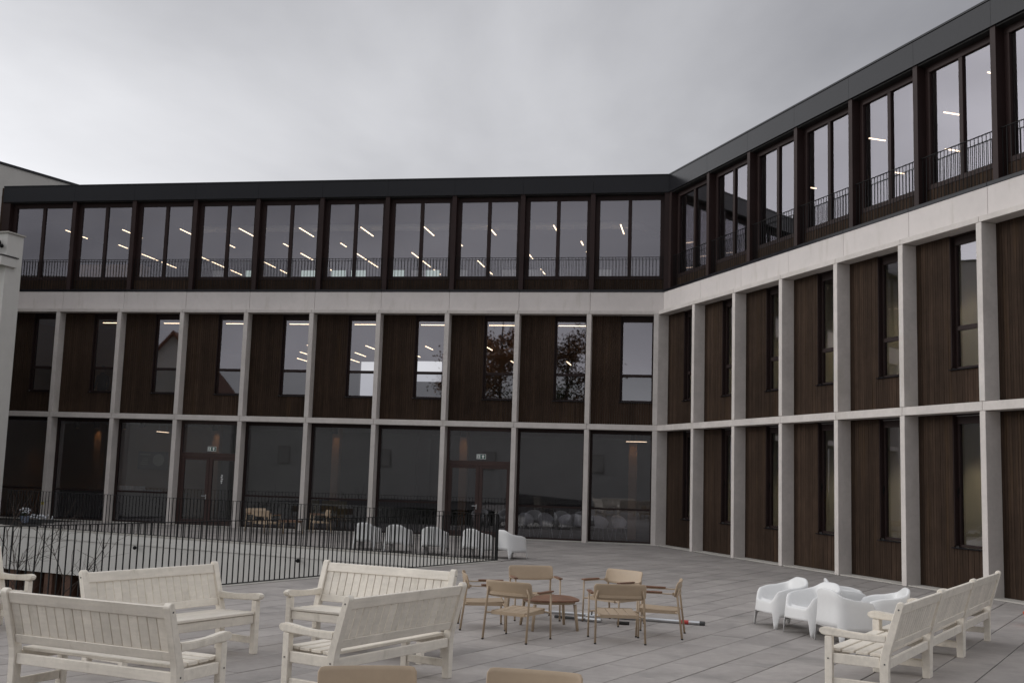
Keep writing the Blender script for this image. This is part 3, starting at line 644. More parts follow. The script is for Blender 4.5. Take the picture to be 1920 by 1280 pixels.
# person behind the second middle floor window from the left
def person(loc, rz):
    e = empty('person', loc, rz, label='person in dark clothes standing behind a middle floor window at the left', cat='person')
    V = [(0, 0, 0.95), (0, 0.01, 1.15), (0, 0, 1.38), (0, 0.01, 1.5), (0, 0.02, 1.62), (0.19, 0, 1.40), (0.25, 0.02, 1.12), (0.22, 0.14, 0.92), (-0.19, 0, 1.40), (-0.26, 0.0, 1.12), (-0.25, 0.08, 0.88), (0.1, 0, 0.9), (0.11, 0.02, 0.5), (0.12, -0.02, 0.08), (0.13, 0.12, 0.03), (-0.1, 0, 0.9), (-0.11, 0.02, 0.5), (-0.12, -0.02, 0.08), (-0.13, 0.12, 0.03)]
    rad = [.15, .14, .16, .06, .095, .065, .05, .035, .065, .05, .035, .1, .065, .045, .04, .1, .065, .045, .04]
    Ed = [(0, 1), (1, 2), (2, 3), (3, 4), (2, 5), (5, 6), (6, 7), (2, 8), (8, 9), (9, 10), (0, 11), (11, 12), (12, 13), (13, 14), (0, 15), (15, 16), (16, 17), (17, 18)]
    me = bpy.data.meshes.new('body'); me.from_pydata(V, Ed, []); me.materials.append(m_cloth)
    o = link('body', me, e); md = o.modifiers.new('skin', 'SKIN')
    for i, sv in enumerate(me.skin_vertices[0].data): sv.radius = (rad[i], rad[i] * 0.8); sv.use_root = i == 0
    o.modifiers.new('sub', 'SUBSURF').levels = 1; o.modifiers['sub'].render_levels = 2
    MB().ball((0, 0.03, 1.66), 0.105, 14, 10, (0.85, 0.95, 1.15)).ball((0, 0.135, 1.65), 0.02).obj('face', m_skin, e, smooth=True)
    MB().ball((0, 0.0, 1.70), 0.112, 14, 10, (0.9, 0.95, 0.95)).obj('hair', m_hair, e, smooth=True)
    for sx in (0.22, -0.25):
        h = MB(); h.ball((sx, 0.15 if sx > 0 else 0.09, 0.87), 0.04, 8, 6, (0.6, 1, 1.1))
        for q in range(5): h.tube([(sx - 0.0, 0.12 + 0.015 * q, 0.85), (sx, 0.13 + 0.017 * q, 0.79 - 0.01 * (q in (1, 2)))], 0.009, 5)
        h.obj('hand', m_skin, e, smooth=True)
person(onL(20.5, -1.6, 3.825), aL)

# ------------------------------------------------------------------ white building at the left, building behind
def obox(nm, c, ax, w0, w1, d0, d1, z0, z1, m, par, bevel=0.0):
    o = B(w0, w1, d0, d1, z0, z1).obj(nm, m, par, (0, 0, 0), bevel=bevel); return o
wb = empty('white_house', (-16.6, 35.0, 0), math.atan2(-0.3, 0.95), label='white rendered building corner at the left edge with grey coping', cat='building')
B(-6, 0, 0, 0.71, -4, 9.42).obj('wall', m_render, wb); B(-6.03, 0.05, -0.05, 0.76, 9.425, 9.475).obj('coping', m_kerb, wb)
B(-6, 0.10, -0.32, 0.40, 8.32, 8.62).obj('canopy', m_render, wb); B(-6, 0.13, -0.35, 0.43, 8.625, 8.655).obj('canopy_flashing', m_metal, wb)
MB().tube([(-0.42, -0.06, 0.0), (-0.42, -0.06, 8.31)], 0.04, 10).obj('downpipe', m_grey, wb)
fl = empty('floodlight', (-16.6, 35.0, 9.02), math.atan2(-0.3, 0.95), label='black floodlight on the white building at the left edge', cat='lamp')
MB().tube([(-0.34, -0.24, 0.04), (-0.34, -0.05, 0.07)], 0.13, 18).obj('head', m_black, fl); MB().tube([(-0.24, -0.12, 0.02), (-0.12, -0.12, -0.04)], 0.03, 10).obj('arm', m_black, fl); MB().ball((-0.11, -0.12, -0.05), 0.065, 12, 8).obj('joint', m_black, fl)
bb = empty('grey_house', (-19.05, 46.2, 0), math.atan2(0.87, 0.49), label='grey rendered building rising behind the left end of the long wing', cat='building')
B(-14, 0, 0.0, 8, -4, 13.9).obj('wall', m_grey, bb); B(-14.05, 0.04, -0.04, 8.04, 13.905, 14.0).obj('coping', m_metal, bb)

# ------------------------------------------------------------------ terrace railings round the courtyard
balt = B(-0.0085, 0.0085, -0.0085, 0.0085, 0.03, 1.112).mesh('baluster', m_black)
def railing(q0, dd, nn, ln, label):
    rt = empty('railing', (q0.x, q0.y, 0.0), math.atan2(dd.y, dd.x), label=label, cat='railing')
    yo = 0.07 if (Vector((-dd.y, dd.x)).dot(nn) > 0) else -0.07
    B(-0.02, ln, yo - 0.022, yo + 0.022, 1.114, 1.126).obj('top_rail', m_black, rt); B(-0.02, ln, yo - 0.015, yo + 0.015, 0.018, 0.032).obj('bottom_rail', m_black, rt)
    n_ = int(ln / 0.131)
    for i in range(n_): link('baluster', balt, rt, (0.05 + i * 0.131, yo, 0))
    B(-0.016, 0.016, -0.02, 0.02, 0.012, 1.113).obj('post', m_black, rt, (-0.03, yo, 0))
    return rt
railing(APEX, NEARD, nearN, 16.0, 'black steel bar railing along the near edge of the sunken courtyard')
railing(APEX, FARD, farN, 17.6, 'black steel bar railing along the far edge of the courtyard before the glazing')
for k, (t, z) in enumerate(((11.74, -0.36), (5.84, -0.36))):
    p = APEX + FARD * t - farN * 0.0
    e = empty('wall_lamp', (p.x, p.y, z), math.atan2(farN.y, farN.x), label='small black globe lamp on the white courtyard wall, ' + ('farther left' if k == 0 else 'nearer the railing corner'), cat='lamp')
    MB().tube([(0.02, 0, 0), (-0.05, 0, 0)], 0.018, 8).obj('bracket', m_black, e); MB().ball((-0.08, 0, 0), 0.055, 14, 10).obj('globe', m_black, e, smooth=True)
# bare shrub standing in the courtyard
def shrub(base, label, seed, stems, h, spread):
    rnd = random.Random(seed); e = empty('bare_shrub', base, label=label, cat='shrub'); mb = MB()
    def grow(p, d, ln, r, lv):
        pts = [p]; n = 4; q = p.copy(); dd = d.copy()
        for i in range(n):
            dd = (dd + Vector((rnd.uniform(-.18, .18), rnd.uniform(-.18, .18), rnd.uniform(-.05, .16)))).normalized(); q = q + dd * ln / n; pts.append(q.copy())
        mb.tube(pts, [r * (1 - 0.5 * i / n) for i in range(n + 1)], 5 if lv < 2 else 4)
        if lv >= 3 or r < 0.003: return
        for k in range(rnd.randint(3, 4) if lv < 3 else 3):
            i = rnd.randint(1, n); a = rnd.uniform(0, 6.28); t = rnd.uniform(0.4, 0.9)
            side = dd.orthogonal().normalized(); side.rotate(Matrix.Rotation(a, 3, dd)); nd = (dd * math.cos(t) + side * math.sin(t)).normalized()
            grow(pts[i], nd, ln * rnd.uniform(0.5, 0.72), r * 0.6, lv + 1)
    for k in range(stems):
        a = 6.28 * k / stems + rnd.uniform(-.3, .3); d = Vector((math.cos(a) * spread, math.sin(a) * spread, 1)).normalized()
        grow(Vector((0.08 * math.cos(a), 0.08 * math.sin(a), 0)), d, h * rnd.uniform(0.8, 1.1), 0.026, 0)
    mb.obj('branches', m_bark, e)
shrub((-10.5, 24.6, -4.0), 'bare branching shrub rising from the courtyard behind the near railing', 5, 5, 2.9, 0.6)
shrub((-13.4, 31.2, -4.0), 'thin bare shrub farther back in the courtyard against the white wall', 11, 4, 2.8, 0.3)

# ------------------------------------------------------------------ plants, sticker, orange thing
pt = empty('flower_pot', (-16.05, 36.75, 0), label='blue planter with white blossoms beside the leftmost column', cat='planter')
MB().tube([(0, 0, 0), (0, 0, 0.3)], [0.15, 0.19], 14).obj('pot', m_blue, pt)
bl = MB()
for k in range(26): bl.ball((random.uniform(-.22, .22), random.uniform(-.2, .2), 0.5 + random.uniform(-.1, .14)), 0.035, 6, 4)
bl.obj('blossoms', m_petal, pt); pt.scale = (0.8, 0.8, 0.75)
lv = MB()
for k in range(40):
    a = random.uniform(0, 6.28); r = random.uniform(.02, .2); lv.tube([(0.3 * r * math.cos(a), 0.3 * r * math.sin(a), 0.28), (r * math.cos(a), r * math.sin(a), 0.45 + random.uniform(-.1, .08))], [0.006, 0.012], 4)
lv.obj('stems', m_leafg, pt)
pt2 = empty('flower_pot', (-15.55, 36.9, 0), label='low trough of white blossoms to the right of the blue planter', cat='planter')
B(-0.4, 0.4, -0.1, 0.1, 0, 0.12).obj('trough', m_dgrey, pt2, bevel=0.01)
bl = MB()
for k in range(34): bl.ball((random.uniform(-.4, .4), random.uniform(-.12, .12), 0.19 + random.uniform(-.05, .07)), 0.032, 6, 4)
bl.obj('blossoms', m_petal, pt2)
st = B(-0.05, 0.05, 0.0, 0.003, 0, 0.1).obj('sticker', m_yel, None, onL(21.47, 0.004, 0.53)); st.rotation_euler = (0, 0, aL); tag(st, 'small yellow sticker on the leftmost column', 'sticker')
ob = empty('bucket', (8.27, 17.35, 0), label='orange-red bucket just cut by the right edge of the picture', cat='bucket')
MB().tube([(0, 0, 0.0), (0, 0, 0.17), (0, 0, 0.19), (0, 0, 0.21)], [0.11, 0.135, 0.145, 0.145], 20).obj('body', m_orange, ob); MB().tube([(-0.14, 0, 0.19), (-0.1, 0, 0.27), (0, 0, 0.3), (0.1, 0, 0.27), (0.14, 0, 0.19)], 0.005, 6).obj('handle', m_dgrey, ob)

# ------------------------------------------------------------------ white garden benches
BL, BHH = 1.86, 0.975
SEATY0, SEATY1 = -0.20, 0.33           # seat back / front (local y, front = +y)
RAKE = 0.30                             # back lean
def byz(z): return -0.235 - max(0.0, z - 0.42) * RAKE      # centre line of the back post
bm_cache = {}
def make_bench(label):
    e = empty('garden_bench', label=label, cat='bench', group='cream white slatted garden benches')
    def sh(key, fn): return shared(('bench', key), fn)
    def post():
        w_ = 0.036; hl = [(0.0, 0.04), (0.36, 0.045), (0.46, 0.045), (0.9, 0.036)]
        left = [(byz(z) - t, z) for z, t in hl]; right = [(byz(z) + t, z) for z, t in hl]
        top = [(byz(0.94) + 0.036 * math.cos(t), 0.935 + 0.04 * math.sin(t)) for t in (0.0, 0.5, 1.05, 1.57, 2.1, 2.64, 3.14)]
        return MB().xprism(right + top + left[::-1], -w_, w_).mesh('back_post', m_paint, bevel=0.006)
    for sx in (-1, 1): link('back_post', sh('post', post), e, (sx * (BL / 2 - 0.036), 0, 0))
    def fleg(): return B(-0.033, 0.033, 0.27, 0.345, 0, 0.585).mesh('front_leg', m_paint, bevel=0.005)
    for sx in (-1, 1): link('front_leg', sh('fleg', fleg), e, (sx * (BL / 2 - 0.036), 0, 0))
    def arm():
        top = [(-0.262, 0.648), (-0.15, 0.640), (-0.02, 0.640), (0.12, 0.648), (0.24, 0.662), (0.33, 0.671), (0.385, 0.664), (0.405, 0.645)]
        bot = [(0.395, 0.608), (0.35, 0.592), (0.26, 0.587), (0.10, 0.582), (-0.10, 0.574), (-0.25, 0.572)]
        return MB().xprism((top + bot)[::-1], -0.037, 0.037).mesh('armrest', m_paint, bevel=0.009, seg=2)
    for sx in (-1, 1): link('armrest', sh('arm', arm), e, (sx * (BL / 2 - 0.036), 0, 0))
    ln = BL - 0.15
    # back, in the raked plane: local slat from z 0.56 to 0.86
    def rk(x0_, x1_, z0_, z1_, t): 
        return MB().hexa([(x0_, byz(z0_) - t, z0_), (x1_, byz(z0_) - t, z0_), (x1_, byz(z0_) + t, z0_), (x0_, byz(z0_) + t, z0_), (x0_, byz(z1_) - t, z1_), (x1_, byz(z1_) - t, z1_), (x1_, byz(z1_) + t, z1_), (x0_, byz(z1_) + t, z1_)])
    link('top_rail', sh('trail', lambda: rk(-ln / 2, ln / 2, 0.845, 0.945, 0.022).mesh('top_rail', m_paint, bevel=0.006)), e)
    link('bottom_rail', sh('brail', lambda: rk(-ln / 2, ln / 2, 0.495, 0.575, 0.022).mesh('bottom_rail', m_paint, bevel=0.006)), e)
    ns = 17; p = ln / ns
    for i in range(ns): link('back_slat', sh('bslat', lambda: rk(-p / 2 + 0.0035, p / 2 - 0.0035, 0.574, 0.847, 0.010).mesh('back_slat', m_paint, bevel=0.0035)), e, (-ln / 2 + p * (i + 0.5), 0, 0))
    nsl = 4; wS = (SEATY1 - SEATY0 + 0.02) / nsl
    for i in range(nsl):
        y0_ = SEATY0 - 0.01 + wS * i
        link('seat_slat', sh(('sslat', i), lambda: B(-BL / 2 + 0.072, BL / 2 - 0.072, y0_ + 0.009, y0_ + wS - 0.009, 0.425 + 0.004 * i, 0.455 + 0.004 * i).mesh('seat_slat', m_paint, bevel=0.005)), e)
    link('front_apron', sh('apr', lambda: B(-ln / 2, ln / 2, 0.285, 0.32, 0.335, 0.43).mesh('front_apron', m_paint, bevel=0.005)), e)
    link('rear_apron', sh('rapr', lambda: B(-ln / 2, ln / 2, -0.262, -0.222, 0.315, 0.405).mesh('rear_apron', m_paint, bevel=0.005)), e)
    for sx in (-1, 1):
        link('side_rail', sh('srail', lambda: B(-0.02, 0.02, -0.19, 0.268, 0.325, 0.422).mesh('side_rail', m_paint, bevel=0.005)), e, (sx * (BL / 2 - 0.04), 0, 0))
        link('stretcher', sh('stre', lambda: B(-0.018, 0.018, -0.194, 0.268, 0.11, 0.185).mesh('stretcher', m_paint, bevel=0.005)), e, (sx * (BL / 2 - 0.04), 0, 0))
        for (by, bz) in ((byz(0.9), 0.9), (-0.24, 0.37), (0.31, 0.37)):
            link('bolt_plug', sh(('bolt', sx), lambda: MB().tube([(0, 0, 0), (sx * 0.003, 0, 0)], 0.008, 8).mesh('bolt_plug', m_dgrey)), e, (sx * (BL / 2), by, bz))
    return e
def place_bench(pL, pR, label):
    """pL, pR: plan of the two back-post tops as one sits facing local +y: local -x end, local +x end."""
    pL = Vector(pL); pR = Vector(pR); d = (pR - pL).normalized(); m = (pL + pR) / 2; f = Vector((-d.y, d.x))
    o = make_bench(label); c = m - f * byz(0.95); o.location = (c.x, c.y, 0); o.rotation_euler = (0, 0, math.atan2(d.y, d.x))
    return o
b1 = place_bench((-4.35, 9.68), (-2.667, 8.94), 'cream bench at the lower left seen from behind, nearest the left edge')
b2 = place_bench((-3.37, 12.98), (-4.36, 11.38), 'cream bench facing right, behind the lower left bench')
b3 = place_bench((-0.547, 12.85), (-2.234, 13.68), 'cream bench in the middle facing the camera, before the railing')
b4 = place_bench((-1.393, 9.85), (-0.405, 11.43), 'cream bench in the middle seen from behind, nearest the two cut-off chairs')
b5 = place_bench((-6.50, 14.25), (-7.48, 12.65), 'cream bench cut by the left edge, only its armrest showing')
BD = Vector((1.0155, 1.556)).normalized(); P1 = Vector((3.76, 10.82))
for k, lb in enumerate(('nearest of three cream benches in a row at the right', 'middle of three cream benches in a row at the right', 'farthest of three cream benches in a row at the right')):
    nb = Vector((BD.y, -BD.x)); a = P1 + BD * (1.862 * k) + nb * 0.10; b = a + BD * 1.85
    place_bench(a, b, lb)

# ------------------------------------------------------------------ beige lounge chairs with hardwood arms
def make_lounge():
    e = empty('lounge_chair', label='beige', cat='chair', group='beige metal lounge chairs with hardwood arms')
    r = 0.0125
    for sx in (-1, 1):
        x = 0.32 * sx
        MB().tube([(x * 1.04, 0.27, 0.0), (x * 1.04, 0.255, 0.575)], r, 10).obj('front_leg', m_beige, e, smooth=True)
        MB().tube([(x * 1.0, -0.335, 0.0), (x * 0.96, -0.262, 0.575), (x * 0.90, -0.29, 0.66)], [r * 1.15, r * 1.15, r * 0.8], 10).obj('back_leg', m_beige, e, smooth=True)
        MB().tube([(x * 1.04, 0.27, 0.0), (x * 1.04, 0.27, 0.016)], 0.015, 10).obj('foot_cap', m_rubber, e); MB().tube([(x, -0.335, 0.0), (x, -0.335, 0.016)], 0.016, 10).obj('foot_cap', m_rubber, e)
        MB().box(x * 1.04 - 0.012, x * 1.04 + 0.012, -0.20, 0.262, 0.578, 0.592).obj('arm_bar', m_beige, e, bevel=0.003)
        arm = [(-0.05, 0.0), (-0.025, 0.0), (0.02, 0.0)]
        MB().prism([(x * 1.04 - 0.024, -0.07), (x * 1.04 + 0.024, -0.07), (x * 1.04 + 0.03, 0.10), (x * 1.04 + 0.03, 0.285), (x * 1.04 - 0.03, 0.285), (x * 1.04 - 0.03, 0.10)], 0.594, 0.613).obj('armrest', m_teak, e, bevel=0.004)
        MB().tube([(x * 1.03, 0.258, 0.335), (0.235 * sx, 0.235, 0.345)], 0.011, 8).obj('seat_bracket', m_beige, e); MB().tube([(x * 0.985, -0.292, 0.335), (0.235 * sx, -0.235, 0.335)], 0.011, 8).obj('seat_bracket', m_beige, e)
    # rear band, bowed
    n = 12; mb = MB(); 
    for i in range(n + 1):
        t = -1 + 2 * i / n; x = 0.333 * t; y = -0.20 - 0.085 * math.sqrt(max(0, 1 - abs(t) ** 3.2))
        for (dy, dz) in ((0, 0.565), (0, 0.602), (-0.011, 0.602), (-0.011, 0.565)): mb.v.append((x, y + dy, dz))
    for i in range(n):
        for k in range(4): mb.f.append((i * 4 + k, i * 4 + (k + 1) % 4, (i + 1) * 4 + (k + 1) % 4, (i + 1) * 4 + k))
    mb.f.append((0, 1, 2, 3)); mb.f.append((n * 4 + 3, n * 4 + 2, n * 4 + 1, n * 4)); mb.obj('rear_band', m_beige, e)
    # seat: four slats on a folded tray, tilted back
    tilt = 0.05
    def sz(y): return 0.365 + tilt * y
    for i in range(4):
        x0_ = -0.238 + 0.1205 * i; x1_ = x0_ + 0.1125
        MB().hexa([(x0_, -0.25, sz(-0.25) - 0.012), (x1_, -0.25, sz(-0.25) - 0.012), (x1_, 0.25, sz(0.25) - 0.012), (x0_, 0.25, sz(0.25) - 0.012), (x0_, -0.25, sz(-0.25)), (x1_, -0.25, sz(-0.25)), (x1_, 0.25, sz(0.25)), (x0_, 0.25, sz(0.25))]).obj('seat_slat', m_beige, e, bevel=0.003)
    tr = MB()
    for sx in (-1, 1): tr.box(0.239 * sx, 0.247 * sx, -0.255, 0.255, 0.318, 0.362)
    tr.box(-0.246, 0.246, -0.262, -0.254, 0.315, 0.356); tr.box(-0.246, 0.246, 0.254, 0.262, 0.325, 0.382); tr.box(-0.238, 0.238, -0.25, -0.16, 0.330, 0.337); tr.box(-0.238, 0.238, 0.16, 0.25, 0.345, 0.352)
    tr.obj('seat_frame', m_beige, e)
    # backrest: bowed rounded panel
    n, mrow = 20, 6; hw, hh, rc = 0.337, 0.098, 0.032; mb = MB()
    for i in range(n + 1):
        t = -1 + 2 * i / n; t = math.copysign(1 - (1 - abs(t)) ** 1.35, t); x = hw * t
        ex = max(0.0, abs(x) - (hw - rc)); v1 = hh - rc + math.sqrt(max(0.0, rc * rc - ex * ex))
        for j in range(mrow + 1):
            v = v1 * (-1 + 2 * j / mrow); z = 0.645 + v; y = -0.262 - 0.26 * v - 0.055 * math.sqrt(max(0, 1 - t * t * 0.97)) + 0.03
            mb.v.append((x, y, z + 0.012 * (1 - t * t) * (1 if v < 0 else 0) * -1))
    for i in range(n):
        for j in range(mrow): a = i * (mrow + 1) + j; mb.f.append((a, a + mrow + 1, a + mrow + 2, a + 1))
    o = mb.obj('backrest', m_beige, e, smooth=True); md = o.modifiers.new('thick', 'SOLIDIFY'); md.thickness = 0.014; md.offset = 0; bv = o.modifiers.new('bev', 'BEVEL'); bv.width = 0.003; bv.limit_method = 'ANGLE'
    return e
lc = make_lounge(); first = True
def place_lounge(x, y, ang, label):
    global first
    o = lc if first else copy_tree(lc); first = False
    o.location = (x, y, 0); o.rotation_euler = (0, 0, R(ang - 90)); o['label'] = label
def cen(bk, ft): return ((bk[0] + ft[0]) / 2, (bk[1] + ft[1]) / 2)
place_lounge(0.19, 14.32, 59, 'beige lounge chair at the hardwood table, seen from behind, left of the two nearest')
place_lounge(1.47, 14.44, 93, 'beige lounge chair at the hardwood table, seen from behind, right of the two nearest')
place_lounge(2.10, 15.06, 168, 'beige lounge chair at the right of the hardwood table, side on')
place_lounge(1.58, 16.16, 225, 'beige lounge chair at the far right of the hardwood table, turned to the left')
place_lounge(0.44, 16.36, 281, 'beige lounge chair at the far left of the hardwood table, facing the camera')
place_lounge(-0.27, 15.28, 5, 'beige lounge chair half hidden behind the middle bench')
place_lounge(-0.87, 7.45, 281, 'beige lounge chair cut by the lower edge, left of two')
place_lounge(0.17, 7.49, 257, 'beige lounge chair cut by the lower edge, right of two')
place_lounge(-8.05, 35.75, 300, 'beige lounge chair before the glazing, left of the far group')
place_lounge(-6.15, 36.35, 200, 'beige lounge chair before the glazing, right of the far group')
place_lounge(-7.55, 34.75, 60, 'beige lounge chair nearest the far railing in the far group')
def make_table(loc, rz, label, hz=0.41, half=0.39):
    e = empty('coffee_table', loc, rz, label=label, cat='table', group='low hardwood tables')
    def se(h_): return [(h_ * math.copysign(abs(math.cos(t)) ** 0.62, math.cos(t)), h_ * math.copysign(abs(math.sin(t)) ** 0.62, math.sin(t))) for t in [2 * math.pi * k / 40 for k in range(40)]]
    # slats of the top cut from the rounded square
    n = 6; out_ = [Vector(p) for p in se(half)]
    for i in range(n):
        a = -half + 2 * half * i / n; b = -half + 2 * half * (i + 1) / n
        poly = clip(clip(out_, Vector((a + 0.0015, 0)), Vector((1, 0))), Vector((b - 0.0015, 0)), Vector((-1, 0)))
        if len(poly) > 2: MB().prism(poly, hz - 0.022, hz).obj('top_slat', m_teak, e, bevel=0.002)
    MB().prism(se(half * 0.86), hz - 0.058, hz - 0.024).obj('frame', m_beige, e)
    for k in range(4):
        a = math.pi / 4 + k * math.pi / 2; MB().tube([(0.40 * math.cos(a), 0.40 * math.sin(a), hz - 0.06), (0.45 * math.cos(a), 0.45 * math.sin(a), 0)], [0.024, 0.019], 10).obj('leg', m_beige, e, smooth=True)
    return e
make_table((0.63, 15.42, 0), R(14), 'low hardwood table with beige legs among the beige chairs')
make_table((-6.95, 35.45, 0), R(30), 'low hardwood table in the far chair group before the glazing')

# ------------------------------------------------------------------ telescopic poles on the paving
def pole(a, b, r, label, parts):
    a = Vector(a); b = Vector(b); d = (b - a); ln = d.length; e = empty('telescopic_pole', (a.x, a.y, r), math.atan2(d.y, d.x), label=label, cat='pole')
    for (t0, t1, rr, m, nm) in parts: MB().tube([(ln * t0, 0, 0), (ln * t1, 0, 0)], rr, 12).obj(nm, m, e, smooth=False)
    return e
pole((0.60, 17.02), (2.93, 16.17), 0.03, 'long aluminium pole with red band lying under the chairs', ((0, 0.45, 0.022, m_alu, 'inner_tube'), (0.45, 0.86, 0.028, m_alu, 'outer_tube'), (0.86, 0.905, 0.03, m_red, 'band'), (0.905, 0.97, 0.028, m_alu, 'end_tube'), (0.97, 1.0, 0.031, m_dgrey, 'end_cap')))
pole((0.98, 16.35), (1.42, 16.14), 0.03, 'short aluminium pole with black grip lying by the hardwood table', ((-0.5, 0.2, 0.022, m_dgrey, 'grip'), (0.2, 1.0, 0.03, m_alu, 'tube')))
cl_ = empty('clamp', (1.30, 16.42, 0), R(-20), label='small metal clamp beside the short pole', cat='clamp'); B(-0.09, 0.09, -0.03, 0.03, 0, 0.07).obj('body', m_alu, cl_, bevel=0.01); MB().tube([(0, 0, 0.06), (0, 0.02, 0.12)], 0.012, 8).obj('screw', m_dgrey, cl_)
tag(MB().tube([(-0.09, 0, 0.025), (0.09, 0, 0.025)], 0.024, 12).obj('handle_grip', m_rubber, None, (1.72, 15.98, 0), bevel=0.004), 'short black rubber grip lying beside the long pole', 'grip').rotation_euler = (0, 0, R(-8))

# ------------------------------------------------------------------ white moulded tub armchairs
def tub_mesh():
    mb = MB(); n = 112
    def sup(t, a, b, e): return (a * math.copysign(abs(math.cos(t)) ** e, math.cos(t)), b * math.copysign(abs(math.sin(t)) ** e, math.sin(t)))
    def sm(a, b, x): x = min(1, max(0, (x - a) / (b - a))); return x * x * (3 - 2 * x)
    rings = []
    for k in range(n):
        t = 2 * math.pi * k / n; f = R(90)                    # front = +y at t = 90 deg
        da = abs((t - R(270) + math.pi) % (2 * math.pi) - math.pi)      # angle away from the back
        df = math.pi - da
        zt = 0.53 + 0.09 * (1 - sm(R(48), R(138), da)) + 0.09 * (1 - sm(R(2), R(62), da))
        zt -= 0.15 * (1 - sm(R(20), R(58), df))
        # legs at the corners
        q = min(abs((t - R(c) + math.pi) % (2 * math.pi) - math.pi) for c in (43, 137, 223, 317))
        arch = sm(R(4.0), R(14.5), q); zb = (0.215 if df < R(50) or da < R(50) else 0.17) * arch
        ring = []
        lean = lambda z: 1.075 - 0.135 * min(1, z / 0.52)
        def P(z, off=0.0):
            a, b = 0.345 * lean(z) - off, 0.335 * lean(z) - off; x, y = sup(t, a, b, 0.58)
            y -= 0.06 * max(0, z - 0.45) * (1 if math.sin(t) < 0 else 0); return (x, y, z)
        for s in range(7): ring.append(P(zb + (zt - 0.02 - zb) * s / 6))
        ring.append(P(zt - 0.006, 0.006)); ring.append(P(zt, 0.022)); ring.append(P(zt - 0.006, 0.040)); ring.append(P(zt - 0.025, 0.052))
        zs = 0.375 - 0.035 * sm(0, 1, (1 - math.sin(t)) / 2)
        base = P(zt - 0.025, 0.052)
        for s in (0.35, 0.7, 0.92):
            z = base[2] + (zs + 0.02 - base[2]) * s; o2 = 0.052 + 0.045 * s; q2 = P(z, o2); ring.append((q2[0], q2[1], z))
        q3 = P(zs, 0.135); ring.append((q3[0], q3[1], zs)); ring.append((q3[0] * 0.5, q3[1] * 0.5, zs - 0.012))
        rings.append(ring)
    m_ = len(rings[0])
    for ring in rings: mb.v += ring
    for k in range(n):
        for j in range(m_ - 1): a = k * m_ + j; b = ((k + 1) % n) * m_ + j; mb.f.append((a, b, b + 1, a + 1))
    c = len(mb.v); mb.v.append((0, 0, 0.345))
    for k in range(n): mb.f.append((k * m_ + m_ - 1, ((k + 1) % n) * m_ + m_ - 1, c))
    return mb.mesh('shell', m_plast, smooth=True)
tm = tub_mesh()
def tub(x, y, ang, label, group):
    e = empty('tub_armchair', (x, y, 0), R(ang - 90), label=label, cat='chair', group=group)
    o = link('shell', tm, e); md = o.modifiers.new('thick', 'SOLIDIFY'); md.thickness = 0.011; md.offset = -1
G1 = 'white plastic tub armchairs clustered by the bench row'; G2 = 'white plastic tub armchairs in a row behind the railing'
tub(4.10, 16.36, 196, 'white tub armchair leftmost in the cluster by the bench row', G1)
tub(4.36, 15.64, 205, 'white tub armchair facing left beside the leftmost of the cluster', G1)
tub(4.60, 14.93, 18, 'white tub armchair of the cluster with its back to the camera, nearest the bench', G1)
tub(5.06, 16.36, -12, 'white tub armchair at the far side of the cluster, its back leaning over the others', G1)
tub(5.24, 15.32, 172, 'white tub armchair at the right of the cluster, just behind the bench backs', G1)
tub(0.14, 27.86, 38, 'white tub armchair at the railing corner, standing clear of the bars', G2)
tub(-0.72, 28.05, 58, 'white tub armchair behind the bars, second from the railing corner', G2)
tub(-1.83, 28.44, 78, 'white tub armchair behind the bars, middle of the row of five', G2)
tub(-2.80, 28.95, 76, 'white tub armchair behind the bars, second from the left of the row', G2)
tub(-3.69, 29.55, 74, 'white tub armchair behind the bars, leftmost of the row', G2)

# ------------------------------------------------------------------ what the windows mirror: low building, house and trees behind the viewer
lb_ = empty('low_building', onL(10, 46, -4.2), aL, label='low pale building behind the viewer, mirrored in the ground floor glazing', cat='building')
B(-30, 26, 0, 7, 0, 9.8).obj('wall', m_render, lb_); B(-30.2, 26.2, -0.2, 7.2, 9.805, 10.0).obj('roof', m_metal, lb_)
for k in range(6):
    o = B(-0.5, 0.5, -0.05, 0.02, 6.6, 8.0).obj('window', m_kerb, lb_, (-20 + k * 8.3, 0, 0)); B(-0.42, 0.42, -0.07, -0.055, 6.7, 7.9).obj('pane', m_grey, o)
hs = empty('gabled_house', onL(46.5, 47, -4.2), aL, label='white gabled house with red roof behind the viewer, mirrored in a window', cat='building')
MB().xprism([(0, 0), (10, 0), (10, 10.5), (5, 16.5), (0, 10.5)], -5, 5).obj('wall', m_render, hs)
h1 = MB(); h1.hexa([(-5.4, -0.5, 9.9), (5.4, -0.5, 9.9), (5.4, 5, 16.5), (-5.4, 5, 16.5), (-5.4, -0.5, 10.15), (5.4, -0.5, 10.15), (5.4, 5, 16.8), (-5.4, 5, 16.8)]); h1.obj('roof', m_rooft, hs)
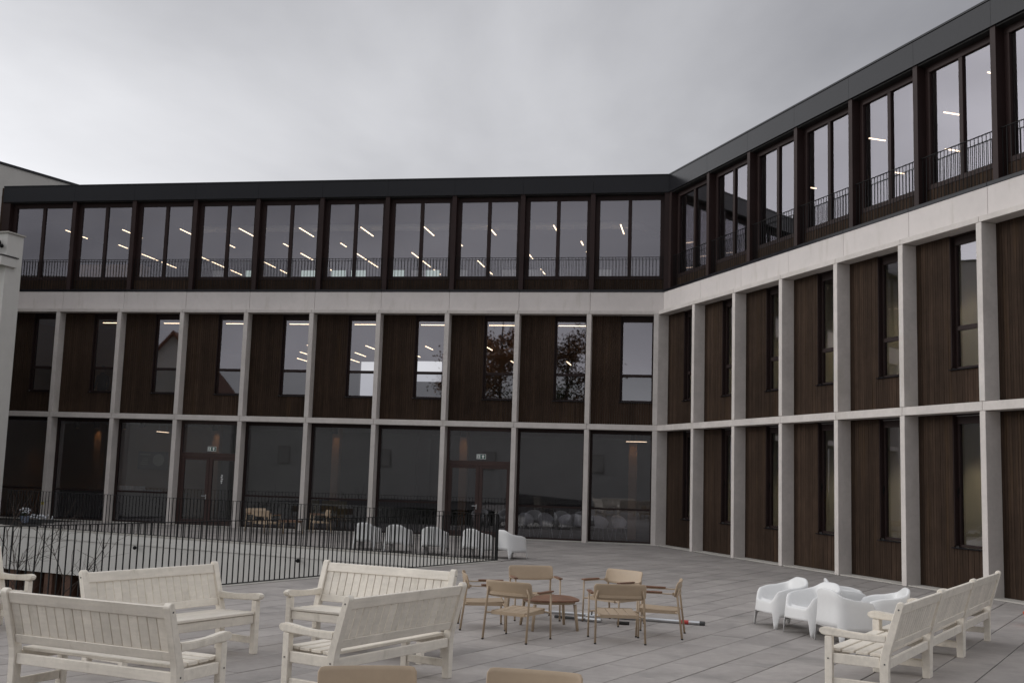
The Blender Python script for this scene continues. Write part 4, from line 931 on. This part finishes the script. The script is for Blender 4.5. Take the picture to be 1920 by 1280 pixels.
h1 = MB(); h1.hexa([(-5.4, 5.01, 16.5), (5.4, 5.01, 16.5), (5.4, 10.5, 9.9), (-5.4, 10.5, 9.9), (-5.4, 5.01, 16.8), (5.4, 5.01, 16.8), (5.4, 10.5, 10.15), (-5.4, 10.5, 10.15)]); h1.obj('roof', m_rooft, hs)
hs.rotation_euler = (0, 0, aL + R(75))
def tree(p, h, rc, seed, label, m, nleaf):
    rnd = random.Random(seed); e = empty('tree', p, label=label, cat='tree', group='trees behind the viewer')
    tr = MB(); tr.tube([(0, 0, 0), (0.1, 0, h * 0.3), (0.0, 0.1, h * 0.65), (0.1, 0, h * 0.9)], [0.35, 0.26, 0.14, 0.04], 10); tips = []
    for k in range(26):
        z = h * rnd.uniform(0.3, 0.85); a = rnd.uniform(0, 6.28); ln = rc * rnd.uniform(0.6, 1.05) * (1.1 - abs(z / h - 0.6))
        q = Vector((0, 0, z)); pts = [q.copy()]
        for i in range(4): q = q + Vector((math.cos(a + rnd.uniform(-.4, .4)), math.sin(a + rnd.uniform(-.4, .4)), rnd.uniform(0.1, .6))).normalized() * ln / 4; pts.append(q.copy()); tips.append(q.copy())
        tr.tube(pts, [0.10, 0.07, 0.05, 0.03, 0.012], 5)
    tr.obj('trunk', m_bark, e)
    cr_ = MB()
    for k in range(nleaf):
        t = rnd.choice(tips) + Vector((rnd.gauss(0, .55), rnd.gauss(0, .55), rnd.gauss(0, .45))); a = Vector((rnd.uniform(-1, 1), rnd.uniform(-1, 1), rnd.uniform(-1, 1))).normalized(); b = a.orthogonal().normalized() * 0.09; a = a * 0.15
        b0 = len(cr_.v); cr_.v += [tuple(t - a), tuple(t + b), tuple(t + a), tuple(t - b)]; cr_.f.append((b0, b0 + 1, b0 + 2, b0 + 3))
    cr_.obj('crown', m, e)
tree(onL(16.6, 58, -4.2), 23, 5.2, 3, 'broad autumn tree with rust leaves behind the viewer', m_leaf, 13000)
tree(onL(10.8, 59, -4.2), 21, 4.2, 4, 'smaller autumn tree with thin rust crown behind the viewer', m_leaf, 6500)
tree(onL(13.5, 61, -4.2), 15, 4.5, 8, 'green tree between the two autumn trees behind the viewer', m_leafg, 7000)
